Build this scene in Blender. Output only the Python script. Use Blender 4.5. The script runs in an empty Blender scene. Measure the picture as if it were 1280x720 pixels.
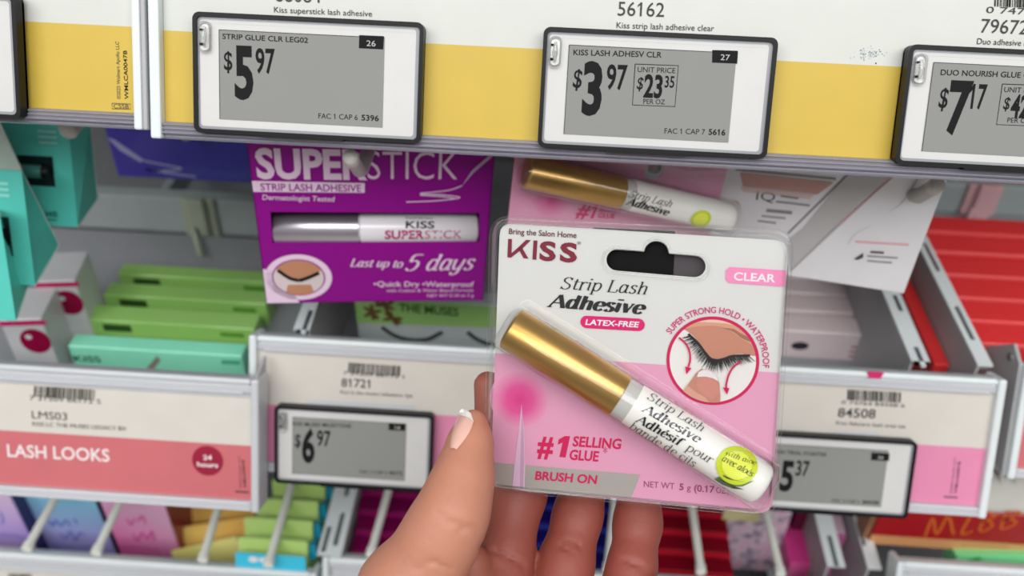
import bpy, bmesh, math, random
import numpy as np
from mathutils import Vector, Matrix
from mathutils.geometry import tessellate_polygon

# ------------------------------------------------------------------ camera, world, lights, exposure
SC = bpy.context.scene
COL = SC.collection
EYE = 1.45                                   # height of the lens above the shop floor
FPX = 1138.0                                 # focal length for a 1280 px wide frame
PITCH, YAW, ROLL = math.radians(38.555), math.radians(2.196), math.radians(1.913)
_f = Vector((0, math.cos(PITCH), -math.sin(PITCH))); _u = Vector((0, math.sin(PITCH), math.cos(PITCH))); _x = Vector((1, 0, 0))
_R = Matrix.Rotation(YAW, 3, 'Z')
_f, _u, _x = _R @ _f, _R @ _u, _R @ _x
CX = _x * math.cos(ROLL) + _u * math.sin(ROLL)
CU = _u * math.cos(ROLL) - _x * math.sin(ROLL)
CF = _f
cam = bpy.data.cameras.new('camera'); camo = bpy.data.objects.new('camera', cam); COL.objects.link(camo)
cam.sensor_width = 36.0; cam.lens = FPX / 1280 * 36.0; cam.clip_start = 0.01; cam.clip_end = 50
cam.dof.use_dof = True; cam.dof.focus_distance = 0.316; cam.dof.aperture_fstop = 8.8
M4 = Matrix((CX, CU, -CF)).transposed().to_4x4(); M4.translation = (0, 0, EYE)
camo.matrix_world = M4
SC.camera = camo

W = bpy.data.worlds.new('shop_air'); SC.world = W; W.use_nodes = True
nt = W.node_tree; nt.nodes.clear()
wo = nt.nodes.new('ShaderNodeOutputWorld'); bg = nt.nodes.new('ShaderNodeBackground')
tc = nt.nodes.new('ShaderNodeTexCoord'); sp = nt.nodes.new('ShaderNodeSeparateXYZ'); rp = nt.nodes.new('ShaderNodeValToRGB')
mr = nt.nodes.new('ShaderNodeMapRange'); mr.inputs[1].default_value = -1; mr.inputs[2].default_value = 1
nt.links.new(tc.outputs['Generated'], sp.inputs[0]); nt.links.new(sp.outputs['Z'], mr.inputs[0])
nt.links.new(mr.outputs[0], rp.inputs[0]); nt.links.new(rp.outputs[0], bg.inputs[0]); nt.links.new(bg.outputs[0], wo.inputs[0])
rp.color_ramp.elements[0].position = 0.22; rp.color_ramp.elements[0].color = (0.30, 0.28, 0.26, 1)
rp.color_ramp.elements[1].position = 0.60; rp.color_ramp.elements[1].color = (1.0, 1.0, 0.98, 1)
bg.inputs[1].default_value = 0.34

def area(name, loc, target, sx, sy, power, col=(1, 1, 1)):
    l = bpy.data.lights.new(name, 'AREA'); l.shape = 'RECTANGLE'; l.size = sx; l.size_y = sy; l.energy = power; l.color = col
    o = bpy.data.objects.new(name, l); COL.objects.link(o); o.location = loc
    d = Vector(target) - Vector(loc); o.rotation_euler = d.to_track_quat('-Z', 'Y').to_euler()
    return o
# rows of ceiling fluorescents over the aisle
area('ceiling_light', (0.0, -1.25, EYE + 1.45), (0, 0.35, EYE - .4), 4.2, 0.95, 74)
area('ceiling_light', (-0.1, -0.35, EYE + 1.45), (0, 0.2, EYE - .3), 1.3, 0.35, 5)
SC.view_settings.view_transform = 'Standard'; SC.view_settings.look = 'None'
SC.view_settings.gamma = 1.0; SC.view_settings.use_curve_mapping = False
SC.view_settings.exposure = -0.05

# ------------------------------------------------------------------ pixel geometry and frames
def ray(px, py): return CF + CX * ((px - 640) / FPX) + CU * ((360 - py) / FPX)
CAM = Vector((0, 0, EYE))
def at(px, py, Y=None, Z=None, D=None):
    d = ray(px, py)
    k = D if D is not None else (Y / d.y if Y is not None else (Z / d.z))
    return CAM + d * k                       # Y and Z are measured from the lens
class Fr:
    """a local frame: x to the right, z up, y away from the viewer; the front of things is y = 0"""
    def __init__(s, O, R=None): s.O = Vector(O); s.R = R.copy() if R else Matrix.Identity(3)
    def m(s): M = s.R.to_4x4(); M.translation = s.O; return M
    def loc(s, px, py, y=0.0):
        n = s.R.col[1]; d = ray(px, py); p0 = s.O + n * y
        k = (p0 - CAM).dot(n) / d.dot(n)
        q = CAM + d * k - s.O
        return Vector((q.dot(s.R.col[0]), q.dot(s.R.col[2])))
    def pt(s, x, y, z): return s.O + s.R @ Vector((x, y, z))
def rot(yaw=0, tilt=0, roll=0):
    """tilt > 0: the top leans back; yaw > 0: the right side goes back; roll > 0: the right side goes up"""
    return Matrix.Rotation(math.radians(yaw), 3, 'Z') @ Matrix.Rotation(-math.radians(tilt), 3, 'X') @ Matrix.Rotation(-math.radians(roll), 3, 'Y')
TILT = 27.8

# ------------------------------------------------------------------ materials
def lin(c):
    return tuple(((v / 255) / 12.92 if v / 255 <= .04045 else ((v / 255 + .055) / 1.055) ** 2.4) for v in c) + (1.0,)
MAT = {}
def mat(name, c, rough=.5, metal=0.0, coat=0.0, var=.05, scale=60, bump=0.0, spec=.5, sss=0.0):
    if name in MAT: return MAT[name]
    m = bpy.data.materials.new(name); m.use_nodes = True; t = m.node_tree; b = t.nodes['Principled BSDF']
    b.inputs['Roughness'].default_value = rough; b.inputs['Metallic'].default_value = metal
    b.inputs['Coat Weight'].default_value = coat; b.inputs['Coat Roughness'].default_value = .08
    b.inputs['Specular IOR Level'].default_value = spec
    if any(k in name for k in ('ink', 'epaper', 'print', 'dark', 'liner')) and spec == .5: b.inputs['Specular IOR Level'].default_value = .12
    base = lin(c)
    tcn = t.nodes.new('ShaderNodeTexCoord'); nz = t.nodes.new('ShaderNodeTexNoise'); nz.inputs['Scale'].default_value = scale
    nz.inputs['Detail'].default_value = 3
    t.links.new(tcn.outputs['Object'], nz.inputs['Vector'])
    mx = t.nodes.new('ShaderNodeMix'); mx.data_type = 'RGBA'
    mx.inputs[6].default_value = tuple(v * (1 - var) for v in base[:3]) + (1,)
    mx.inputs[7].default_value = tuple(min(1, v * (1 + var)) for v in base[:3]) + (1,)
    t.links.new(nz.outputs[0], mx.inputs[0]); t.links.new(mx.outputs[2], b.inputs['Base Color'])
    if bump:
        bp = t.nodes.new('ShaderNodeBump'); bp.inputs['Strength'].default_value = bump; bp.inputs['Distance'].default_value = .0006
        nz2 = t.nodes.new('ShaderNodeTexNoise'); nz2.inputs['Scale'].default_value = scale * 9
        t.links.new(tcn.outputs['Object'], nz2.inputs['Vector'])
        t.links.new(nz2.outputs[0], bp.inputs['Height']); t.links.new(bp.outputs[0], b.inputs['Normal'])
    if sss:
        b.inputs['Subsurface Weight'].default_value = sss; b.inputs['Subsurface Scale'].default_value = .004
        b.inputs['Subsurface Radius'].default_value = (1, .35, .2)
    MAT[name] = m; return m
def clear(name, tint=(250, 250, 250), body=0.0, bodycol=(200, 200, 210), rough=.05, refl=1.0):
    """thin clear plastic: see-through with a Fresnel gloss, a little milky body if wanted"""
    if name in MAT: return MAT[name]
    m = bpy.data.materials.new(name); m.use_nodes = True; t = m.node_tree; t.nodes.remove(t.nodes['Principled BSDF'])
    out = t.nodes['Material Output']
    tr = t.nodes.new('ShaderNodeBsdfTransparent'); tr.inputs[0].default_value = lin(tint)
    gl = t.nodes.new('ShaderNodeBsdfGlossy'); gl.inputs['Roughness'].default_value = rough; gl.inputs[0].default_value = (refl, refl, refl, 1)
    df = t.nodes.new('ShaderNodeBsdfDiffuse'); df.inputs[0].default_value = lin(bodycol)
    m1 = t.nodes.new('ShaderNodeMixShader'); m1.inputs[0].default_value = body
    m2 = t.nodes.new('ShaderNodeMixShader'); lw = t.nodes.new('ShaderNodeLayerWeight'); lw.inputs[0].default_value = .5
    pw = t.nodes.new('ShaderNodeMath'); pw.operation = 'POWER'; pw.inputs[1].default_value = 3.5; t.links.new(lw.outputs['Facing'], pw.inputs[0])
    fr = t.nodes.new('ShaderNodeMath'); fr.operation = 'MULTIPLY_ADD'; fr.inputs[1].default_value = .75; fr.inputs[2].default_value = .03
    t.links.new(pw.outputs[0], fr.inputs[0])
    t.links.new(tr.outputs[0], m1.inputs[1]); t.links.new(df.outputs[0], m1.inputs[2])
    t.links.new(fr.outputs[0], m2.inputs[0]); t.links.new(m1.outputs[0], m2.inputs[1]); t.links.new(gl.outputs[0], m2.inputs[2])
    t.links.new(m2.outputs[0], out.inputs[0]); MAT[name] = m; return m
def gradient(name, stops, p0, p1, rough=.35, radial=False, coat=.0):
    """printed colour blend between two points of the part, in object space (world metres)"""
    m = bpy.data.materials.new(name); m.use_nodes = True; t = m.node_tree; b = t.nodes['Principled BSDF']
    b.inputs['Roughness'].default_value = rough; b.inputs['Coat Weight'].default_value = coat
    tcn = t.nodes.new('ShaderNodeTexCoord'); sub = t.nodes.new('ShaderNodeVectorMath'); sub.operation = 'SUBTRACT'; sub.inputs[1].default_value = p0
    t.links.new(tcn.outputs['Object'], sub.inputs[0]); d = Vector(p1) - Vector(p0)
    if radial:
        ln = t.nodes.new('ShaderNodeVectorMath'); ln.operation = 'LENGTH'; t.links.new(sub.outputs[0], ln.inputs[0])
        dv = t.nodes.new('ShaderNodeMath'); dv.operation = 'DIVIDE'; dv.inputs[1].default_value = d.length
        t.links.new(ln.outputs['Value'], dv.inputs[0]); src = dv.outputs[0]
    else:
        dt = t.nodes.new('ShaderNodeVectorMath'); dt.operation = 'DOT_PRODUCT'; dt.inputs[1].default_value = d / d.length_squared
        t.links.new(sub.outputs[0], dt.inputs[0]); src = dt.outputs['Value']
    r = t.nodes.new('ShaderNodeValToRGB'); e = r.color_ramp.elements
    while len(e) < len(stops): e.new(.5)
    for k, (p, c) in enumerate(stops): e[k].position = p; e[k].color = lin(c)
    t.links.new(src, r.inputs[0]); t.links.new(r.outputs[0], b.inputs['Base Color'])
    return m

WHITEP = mat('white_paper', (204, 206, 199), .5, coat=.06)
YELP = mat('yellow_paper', (202, 172, 64), .5, coat=.08)
PINKP = mat('pink_paper', (200, 110, 115), .45, coat=.2)
PINK2 = mat('lilac_pink_paper', (222, 138, 172), .45, coat=.2)
CREAM = mat('cream_paper', (210, 204, 195), .5, coat=.1)
INK = mat('black_ink', (22, 22, 24), .5)
INKG = mat('grey_ink', (70, 68, 68), .5)
BLACKP = mat('black_plastic', (12, 12, 14), .4, spec=.25)
FACE = mat('tag_white', (206, 205, 203), .5, coat=.06)
EPAPER = mat('epaper_grey', (140, 141, 138), .55, var=.02)
EINK = mat('epaper_black', (26, 25, 27), .6)
GREYPL = mat('grey_plastic', (196, 199, 203), .35, coat=.2)
LIGHTPL = mat('light_plastic', (220, 227, 228), .4, coat=.2)
MIDGREY = mat('mid_grey_plastic', (174, 174, 176), .45)
CHROME = mat('bright_chrome', (200, 202, 205), .18, metal=.9)
ROD = mat('milky_rod', (234, 236, 228), .35, coat=.2)
PEG = mat('peg_grey', (172, 168, 162), .4)
LIP = clear('lip_plastic', (214, 212, 222), .42, (176, 174, 186), .12)
LIPT = clear('tray_lip_plastic', (236, 236, 240), .6, (224, 226, 230), .12)
SHELL = clear('blister_plastic', (253, 253, 253), .004, (235, 235, 240), .06)
CLEARP = clear('clear_tag_plastic', (240, 240, 240), .12, (220, 220, 222), .08)

# ------------------------------------------------------------------ objects, names and labels
def tag(o, label=None, cat=None, group=None, kind=None):
    if label: o['label'] = label
    if cat: o['category'] = cat
    if group: o['group'] = group
    if kind: o['kind'] = kind
    return o
def thing(name, label, cat, fr, group=None):
    o = bpy.data.objects.new(name, None); COL.objects.link(o); o.matrix_world = fr.m(); o.empty_display_size = .02
    tag(o, label, cat, group); WM[o.name] = fr.m(); return o
WM = {}
_fonts = {}
def glyphs(s, bold=0.0):
    """flat mesh of a string in the built-in font: points, faces"""
    k = (s, round(bold, 4))
    if k in _fonts: return _fonts[k]
    c = bpy.data.curves.new('lettering', 'FONT'); c.body = s; c.offset = bold; c.resolution_u = 3; c.size = 1
    o = bpy.data.objects.new('lettering', c); COL.objects.link(o)
    dg = bpy.context.evaluated_depsgraph_get(); e = o.evaluated_get(dg); m = e.to_mesh()
    v = [(p.co.x, p.co.y) for p in m.vertices]; f = [tuple(q.vertices) for q in m.polygons]
    e.to_mesh_clear(); bpy.data.objects.remove(o); bpy.data.curves.remove(c)
    if '1' in s and s != '1':                  # give the bare stroke of the figure one its flag
        for i, ch in enumerate(s):
            if ch == '1':
                one = glyphs('1', bold)[0]; w = max(p[0] for p in one) - min(p[0] for p in one); top = max(p[1] for p in one)
                x1 = max(p[0] for p in glyphs(s[:i] + '1', bold)[0]) if i < len(s) - 1 else max(p[0] for p in v); x0 = x1 - w; n = len(v)
                v += [(x0 + w * .3, top), (x0 - .13, top - .15), (x0 - .13, top - .15 - w * .9), (x0 + w * .3, top - w * .95)]; f.append((n, n + 1, n + 2, n + 3))
    _fonts[k] = (v, f); return v, f
CAPH = max(p[1] for p in glyphs('H')[0])

def rr(x0, z0, x1, z1, r, n=5):
    x0, x1 = min(x0, x1), max(x0, x1); z0, z1 = min(z0, z1), max(z0, z1); r = min(r, (x1 - x0) / 2.001, (z1 - z0) / 2.001)
    out = []
    for cx, cz, a0 in ((x1 - r, z1 - r, 0), (x0 + r, z1 - r, 90), (x0 + r, z0 + r, 180), (x1 - r, z0 + r, 270)):
        for k in range(n + 1):
            a = math.radians(a0 + 90 * k / n); out.append((cx + r * math.cos(a), cz + r * math.sin(a)))
    return out
def disc(c, rx, ry=None, n=40, a=0.0):
    ry = ry or rx
    o = []
    for k in range(n):
        t = 2 * math.pi * k / n; u, v = rx * math.cos(t), ry * math.sin(t)
        o.append((c[0] + u * math.cos(a) - v * math.sin(a), c[1] + u * math.sin(a) + v * math.cos(a)))
    return o
def clip(poly, win):
    """cut a polygon to a convex counter-clockwise window"""
    out = [Vector(p) for p in poly]
    for i in range(len(win)):
        a, b = Vector(win[i]), Vector(win[(i + 1) % len(win)]); e = b - a; src, out = out, []
        for k in range(len(src)):
            p, q = src[k], src[(k + 1) % len(src)]
            sp_ = e.x * (p.y - a.y) - e.y * (p.x - a.x); sq = e.x * (q.y - a.y) - e.y * (q.x - a.x)
            if sp_ >= 0: out.append(p)
            if (sp_ >= 0) != (sq >= 0): out.append(p + (q - p) * (sp_ / (sp_ - sq)))
        if not out: return []
    return [tuple(p) for p in out]
def smooth(pts, n=5, closed=False):
    P = [Vector(p) for p in pts]
    if len(P) < 3: return P
    out = []
    for i in range(len(P) - 1):
        p1, p2 = P[i], P[i + 1]
        p0 = P[i - 1] if i > 0 else (P[-2] if closed else p1 * 2 - p2)
        p3 = P[i + 2] if i + 2 < len(P) else (P[1] if closed else p2 * 2 - p1)
        for k in range(n):
            t = k / n
            out.append(.5 * ((2 * p1) + (p2 - p0) * t + (2 * p0 - 5 * p1 + 4 * p2 - p3) * t * t + (3 * p1 - p0 - 3 * p2 + p3) * t ** 3))
    out.append(P[-1]); return out
# pen-drawn serif letters: (advance, [(points, curved, weight), ...]); x-height 5, capitals 7.2
SERIF = {
 'S': (5.2, [([(4.2, 6.0), (3.4, 7.1), (2.0, 7.1), (1.0, 6.1), (1.2, 4.8), (2.6, 3.7), (4.0, 2.7), (4.2, 1.2), (3.2, .1), (1.8, 0), (.6, 1.0)], 1, 1), ([(4.35, 7.1), (4.2, 5.6)], 0, .5), ([(.5, 0), (.6, 1.6)], 0, .5)]),
 't': (3.1, [([(1.4, 6.5), (1.3, 1.2), (1.9, .1), (3.0, .6)], 1, 1), ([(.3, 5), (2.8, 5)], 0, 1)]),
 'r': (3.6, [([(1, 5), (1, 0)], 0, 1), ([(1, 3.4), (1.8, 4.7), (2.8, 5), (3.3, 4.4)], 1, 1), ([(.2, 0), (1.9, 0)], 0, 1), ([(.2, 4.8), (1, 5)], 0, 1)]),
 'i': (2.2, [([(1, 5), (1, .5), (1.6, .05)], 0, 1), ([(.2, 4.8), (1, 5)], 0, 1), ([(1.0, 6.5), (1.0, 7.3)], 0, 1.25)]),
 'p': (4.8, [([(1, 5), (1, -2.2)], 0, 1), ([(1, 3.8), (2.2, 5), (3.6, 4.4), (4, 2.5), (3.4, .6), (2.2, 0), (1, 1)], 1, 1), ([(.2, -2.2), (2, -2.2)], 0, 1), ([(.2, 4.8), (1, 5)], 0, 1)]),
 'L': (5.0, [([(1, 7.2), (1, 0)], 0, 1), ([(.2, 0), (4.3, 0), (4.6, 1.7)], 0, 1), ([(.2, 7.2), (2, 7.2)], 0, 1)]),
 'a': (4.6, [([(3.3, 3.9), (2.4, 5), (1.2, 4.6), (.6, 2.6), (.9, .6), (1.8, 0), (2.8, .8), (3.4, 2.4)], 1, 1), ([(3.5, 5), (3.4, 1), (3.8, .1), (4.4, .4)], 1, 1)]),
 's': (3.7, [([(3, 4.1), (2.4, 4.9), (1.4, 4.9), (.8, 4), (1.4, 3), (2.6, 2.2), (3, 1.2), (2.3, .1), (1.2, .05), (.5, .9)], 1, 1)]),
 'h': (4.9, [([(1, 7.4), (1, 0)], 0, 1), ([(1, 3.4), (2, 4.8), (3.1, 4.9), (3.6, 3.8), (3.6, 0)], 1, 1), ([(.2, 7.2), (1, 7.4)], 0, 1), ([(.2, 0), (1.8, 0)], 0, 1), ([(2.9, 0), (4.4, 0)], 0, 1)]),
 'n': (4.9, [([(1, 5), (1, 0)], 0, 1), ([(1, 3.4), (2, 4.8), (3.1, 4.9), (3.6, 3.8), (3.6, 0)], 1, 1), ([(.2, 4.8), (1, 5)], 0, 1), ([(.2, 0), (1.8, 0)], 0, 1), ([(2.9, 0), (4.4, 0)], 0, 1)]),
 'A': (6.4, [([(.6, 0), (3.2, 7.2)], 0, .45), ([(3.2, 7.2), (5.6, 0)], 0, 1), ([(1.6, 2.5), (4.7, 2.5)], 0, 1), ([(-.1, 0), (1.6, 0)], 0, 1), ([(4.6, 0), (6.4, 0)], 0, 1)]),
 'd': (4.9, [([(3.4, 3.9), (2.4, 5), (1.2, 4.6), (.6, 2.6), (.9, .6), (1.8, 0), (2.9, .8), (3.5, 2.4)], 1, 1), ([(3.6, 7.4), (3.5, .8), (4, .1), (4.6, .3)], 1, 1), ([(2.8, 7.2), (3.6, 7.4)], 0, 1)]),
 'e': (4.0, [([(.8, 2.6), (3.4, 2.8), (3.2, 4.3), (2.2, 5), (1.1, 4.4), (.6, 2.6), (1, .7), (2.1, 0), (3.4, .9)], 1, 1)]),
 'v': (4.2, [([(.2, 5), (1, 5)], 0, 1), ([(.9, 5), (2.1, 0)], 0, 1), ([(2.1, 0), (3.6, 5)], 0, .45), ([(3, 5), (4.2, 5)], 0, 1)]),
 'w': (5.7, [([(.5, 5), (1.6, 0)], 0, 1), ([(1.6, 0), (2.9, 4.6)], 0, .45), ([(2.9, 4.6), (4, 0)], 0, 1), ([(4, 0), (5.4, 5)], 0, .45)]),
 'f': (3.3, [([(3.7, 6.7), (3.1, 7.4), (2.2, 7), (1.7, 5), (1.5, 0)], 1, 1), ([(.5, 5), (2.9, 5)], 0, 1), ([(.7, 0), (2.4, 0)], 0, 1)]),
 'o': (4.4, [([(2.2, 5), (3.6, 4.2), (3.9, 2.5), (3.5, .7), (2.2, 0), (.9, .7), (.5, 2.5), (.9, 4.2), (2.2, 5)], 2, 1)]),
 'u': (4.7, [([(.3, 4.9), (1, 5), (1, 1.2), (1.7, .1), (2.8, .6), (3.5, 2)], 1, 1), ([(3.6, 5), (3.6, .6), (4.2, .1)], 0, 1)]),
 'b': (4.6, [([(1, 7.4), (1, .4)], 0, 1), ([(1, 3.8), (2.2, 5), (3.6, 4.4), (4, 2.5), (3.4, .6), (2.2, 0), (1, .6)], 1, 1), ([(.2, 7.2), (1, 7.4)], 0, 1)]),
 'c': (3.7, [([(3.2, 4), (2.4, 5), (1.2, 4.6), (.6, 2.6), (1, .7), (2, 0), (3.2, .9)], 1, 1)]),
 'l': (2.2, [([(1, 7.4), (1, .6), (1.6, .05)], 0, 1), ([(.2, 7.2), (1, 7.4)], 0, 1)]),
 'y': (4.6, [([(.5, 5), (.8, 1.4), (1.6, .2), (2.8, .9), (3.4, 2.4)], 1, 1), ([(3.7, 5), (3.3, 0), (2.6, -1.9), (1.2, -2.2), (.6, -1.2)], 1, 1)]),
 '5': (5.2, [([(4.6, 7.4), (1.6, 7.0), (1.1, 4.2), (2.4, 4.6), (3.9, 3.8), (4.2, 2), (3.2, .3), (1.6, 0), (.4, .9)], 1, 1)]),
 ' ': (2.4, []),
}
SERIF['é'] = (4.0, SERIF['e'][1] + [([(1.9, 5.9), (3.0, 7.1)], 0, 1)])
SERIF['è'] = (4.0, SERIF['e'][1] + [([(2.7, 5.9), (1.6, 7.1)], 0, 1)])
def pen(pts, thick, thin, weight=1.0):
    """ribbon whose width follows the direction of the stroke, as from a broad pen"""
    P = [Vector(p) for p in pts]; L, R_ = [], []
    for i, p in enumerate(P):
        d = (P[min(i + 1, len(P) - 1)] - P[max(i - 1, 0)])
        if d.length < 1e-9: d = Vector((1, 0))
        d.normalize(); w = (thin + (thick - thin) * abs(d.y) ** 1.3) * .5 * (weight if weight < 1 and abs(d.y) > .3 else max(weight, 1) if abs(d.y) > .3 else 1)
        n = Vector((-d.y, d.x)) * w; L.append(p + n); R_.append(p - n)
    v = [tuple(q) for q in L] + [tuple(q) for q in R_]; n = len(P)
    return v, [(i, i + 1, n + i + 1, n + i) for i in range(n - 1)]
def serif(s, thick, thin):
    V, Fa, x = [], [], 0.0
    for ch in s:
        adv, st = SERIF[ch]
        for pts, cv, wt in st:
            q = smooth(pts, 5, cv == 2) if cv else [Vector(p) for p in pts]
            v, f = pen([(p[0] + x, p[1]) for p in q], thick, thin, wt)
            o = len(V); V += v; Fa += [tuple(i + o for i in g) for g in f]
        x += adv
    return [(a / 7.2 * CAPH, b / 7.2 * CAPH) for a, b in V], Fa

def cyl_wrap(fr, A, e, r, yc):
    """map a point of a flat lettering plane along the line of sight onto a cylinder (axis through A along e at depth yc)"""
    C = fr.R.transposed() @ (CAM - fr.O); a3 = Vector((e.x, 0, e.y)); A3 = Vector((A.x, yc, A.y))
    def f(x, z, y):
        d = Vector((x, y, z)) - C; w = C - A3; dp = d - a3 * d.dot(a3); wp = w - a3 * w.dot(a3)
        a_, b_, c_ = dp.dot(dp), dp.dot(wp), wp.dot(wp) - r * r; k = (-b_ - math.sqrt(max(0, b_ * b_ - a_ * c_))) / a_
        return tuple(C + d * k)
    return f
class MB:
    """collects shapes in the coordinates of a frame and links them as ONE mesh object"""
    def __init__(s, fr): s.fr, s.v, s.f, s.mi, s.sm, s.mats, s.map = fr, [], [], [], [], [], None
    def _m(s, m):
        if m not in s.mats: s.mats.append(m)
        return s.mats.index(m)
    def add(s, v, f, m, sm=False):
        o = len(s.v); s.v += [tuple(p) for p in v]; k = s._m(m)
        for q in f: s.f.append(tuple(i + o for i in q)); s.mi.append(k); s.sm.append(sm)
        return s
    def P(s, x, z, y): return s.map(x, z, y) if s.map else (x, y, z)
    def flat(s, poly, y, m, holes=()):
        if len(poly) < 3: return s
        loops = [[Vector((p[0], p[1], 0)) for p in q] for q in (poly, *holes)]
        tr = tessellate_polygon(loops); al = [p for q in loops for p in q]
        return s.add([s.P(p.x, p.y, y) for p in al], [tuple(reversed(t)) for t in tr], m)
    def plate(s, poly, y, th, m, holes=(), xf=None, side=None):
        xf = xf or (lambda u, v, d: (u, d, v))
        loops = [[Vector((p[0], p[1], 0)) for p in q] for q in (poly, *holes)]
        tr = [tuple(t) for t in tessellate_polygon(loops)]; al = [p for q in loops for p in q]; n = len(al)
        s.add([xf(p.x, p.y, y) for p in al], tr, m); s.add([xf(p.x, p.y, y + th) for p in al], [tuple(reversed(t)) for t in tr], m)
        v, f = [xf(p.x, p.y, y) for p in al] + [xf(p.x, p.y, y + th) for p in al], []
        o = 0
        for q in loops:
            k = len(q)
            for i in range(k): a, b = o + i, o + (i + 1) % k; f.append((a, b, b + n, a + n))
            o += k
        return s.add(v, f, side or m)
    def box(s, x0, x1, y0, y1, z0, z1, m, bev=0.0, seg=2, M=None):
        bm = bmesh.new(); bmesh.ops.create_cube(bm, size=1)
        for v in bm.verts: v.co = Vector(((x0 + x1) / 2 + v.co.x * (x1 - x0), (y0 + y1) / 2 + v.co.y * (y1 - y0), (z0 + z1) / 2 + v.co.z * (z1 - z0)))
        if bev: bmesh.ops.bevel(bm, geom=list(bm.edges), offset=bev, segments=seg, affect='EDGES', profile=.5)
        bm.verts.index_update()
        s.add([(M @ v.co if M else v.co) for v in bm.verts], [tuple(v.index for v in f.verts) for f in bm.faces], m); bm.free(); return s
    def tube(s, pts, r, m, n=14, cap=True):
        P = [Vector(p) for p in pts]; rs = r if isinstance(r, (list, tuple)) else [r] * len(P)
        v, f, up = [], [], None
        for i, p in enumerate(P):
            t = (P[min(i + 1, len(P) - 1)] - P[max(i - 1, 0)]).normalized()
            if up is None: up = t.cross(Vector((0, 0, 1)) if abs(t.z) < .9 else Vector((1, 0, 0))).normalized()
            up = (up - t * up.dot(t)).normalized(); b = t.cross(up)
            for k in range(n):
                a = 2 * math.pi * k / n; v.append(p + (up * math.cos(a) + b * math.sin(a)) * rs[i])
        for i in range(len(P) - 1):
            for k in range(n): f.append((i * n + k, i * n + (k + 1) % n, (i + 1) * n + (k + 1) % n, (i + 1) * n + k))
        s.add(v, f, m, True)
        if cap: s.add(v[:n], [tuple(reversed(range(n)))], m); s.add(v[-n:], [tuple(range(n))], m)
        return s
    def put(s, v, f, p0, p1, cap, y, m, shear=0.0):
        """lay flat lettering from pixel p0 to pixel p1 (its base line), capitals cap pixels high"""
        fr = s.fr; A, B = fr.loc(*p0, y), fr.loc(*p1, y); d = Vector(p1) - Vector(p0); d.normalize()
        C = fr.loc(p0[0] + d.y * cap, p0[1] - d.x * cap, y); ex = (B - A); Wd = ex.length; ex = ex / Wd; ez = Vector((-ex.y, ex.x)); h = (C - A).dot(ez)
        xs = [p[0] + shear * p[1] for p in v]; x0, x1 = min(xs), max(xs)
        q = [A + ex * ((xx - x0) / (x1 - x0) * Wd) + ez * (p[1] / CAPH * h) for xx, p in zip(xs, v)]
        return s.add([s.P(a.x, a.y, y) for a in q], f, m)
    def tx(s, t, p0, p1, cap, y, m, bold=0.0, shear=0.0):
        v, f = glyphs(t, bold); return s.put(v, f, p0, p1, cap, y, m, shear)
    def sx(s, t, p0, p1, cap, y, m, thick=1.0, thin=.35, shear=.18):
        v, f = serif(t, thick, thin); return s.put(v, f, p0, p1, cap, y, m, shear)
    def pxpoly(s, pts, y, m): return s.flat([s.fr.loc(*p, y) for p in pts], y, m)
    def line(s, pts, w, y, m, curve=False, taper=False):
        """printed line through pixels, w pixels wide"""
        q = smooth(pts, 6) if curve else [Vector(p) for p in pts]; k = (Vector(s.fr.loc(*q[0], y)) - Vector(s.fr.loc(q[0][0] + 10, q[0][1], y))).length / 10
        v, f = pen([s.fr.loc(*p, y) for p in q], w * k, w * k)
        if taper:
            n = len(q)
            for i in range(n):
                t = 1 - i / max(1, n - 1); a, b = Vector(v[i]), Vector(v[n + i]); c = (a + b) / 2; v[i] = tuple(c + (a - c) * t); v[n + i] = tuple(c + (b - c) * t)
        return s.add([s.P(a[0], a[1], y) for a in v], f, m)
    def barcode(s, p0, p1, hpx, y, m, seed=1):
        rng = random.Random(seed); d = Vector(p1) - Vector(p0); n = d.length; d.normalize(); up = Vector((d.y, -d.x)); x = 0.0
        while x < n - .8:
            w = rng.choice((.7, .7, 1.3, 1.9)) * n / 70; a = Vector(p0) + d * x; b = a + d * w
            s.pxpoly([a, b, b + up * hpx, a + up * hpx], y, m); x += w + rng.choice((.7, .8, 1.4)) * n / 70
        return s
    def build(s, name, parent=None, label=None, kind=None):
        M = WM[parent.name].inverted() @ s.fr.m() if parent is not None else Matrix.Identity(4)
        me = bpy.data.meshes.new(name); me.from_pydata([M @ Vector(p) for p in s.v], [], s.f)
        for k in s.mats: me.materials.append(k)
        me.polygons.foreach_set('material_index', s.mi); me.polygons.foreach_set('use_smooth', s.sm); me.update()
        o = bpy.data.objects.new(name, me); COL.objects.link(o)
        if parent is not None: o.parent = parent; WM[o.name] = WM[parent.name]
        else: WM[o.name] = s.fr.m(); o.matrix_world = s.fr.m()
        tag(o, label, None, None, kind); return o

# ------------------------------------------------------------------ the setting: floor, gondola back, shelf deck
def structure(name, fr, x0, x1, y0, y1, z0, z1, m, bev=0):
    b = MB(fr); b.box(x0, x1, y0, y1, z0, z1, m, bev); return b.build(name, None, None, 'structure')
I3 = Fr((0, 0, 0))
FLOORM = mat('vinyl_floor', (196, 192, 184), .35, coat=.3, scale=4)
BACKM = mat('gondola_back', (120, 122, 126), .55, scale=6, var=.08)
structure('floor', I3, -2.5, 2.5, -2.5, 1.2, -.05, 0, FLOORM)
structure('wall_back', I3, -2.0, 2.0, .66, .70, 0, 2.1, BACKM)
structure('trim_1', I3, -2.0, 2.0, .17, .66, 0, .14, LIGHTPL)            # gondola plinth
ZB = EYE                                                               # heights below are taken from the lens

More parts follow.
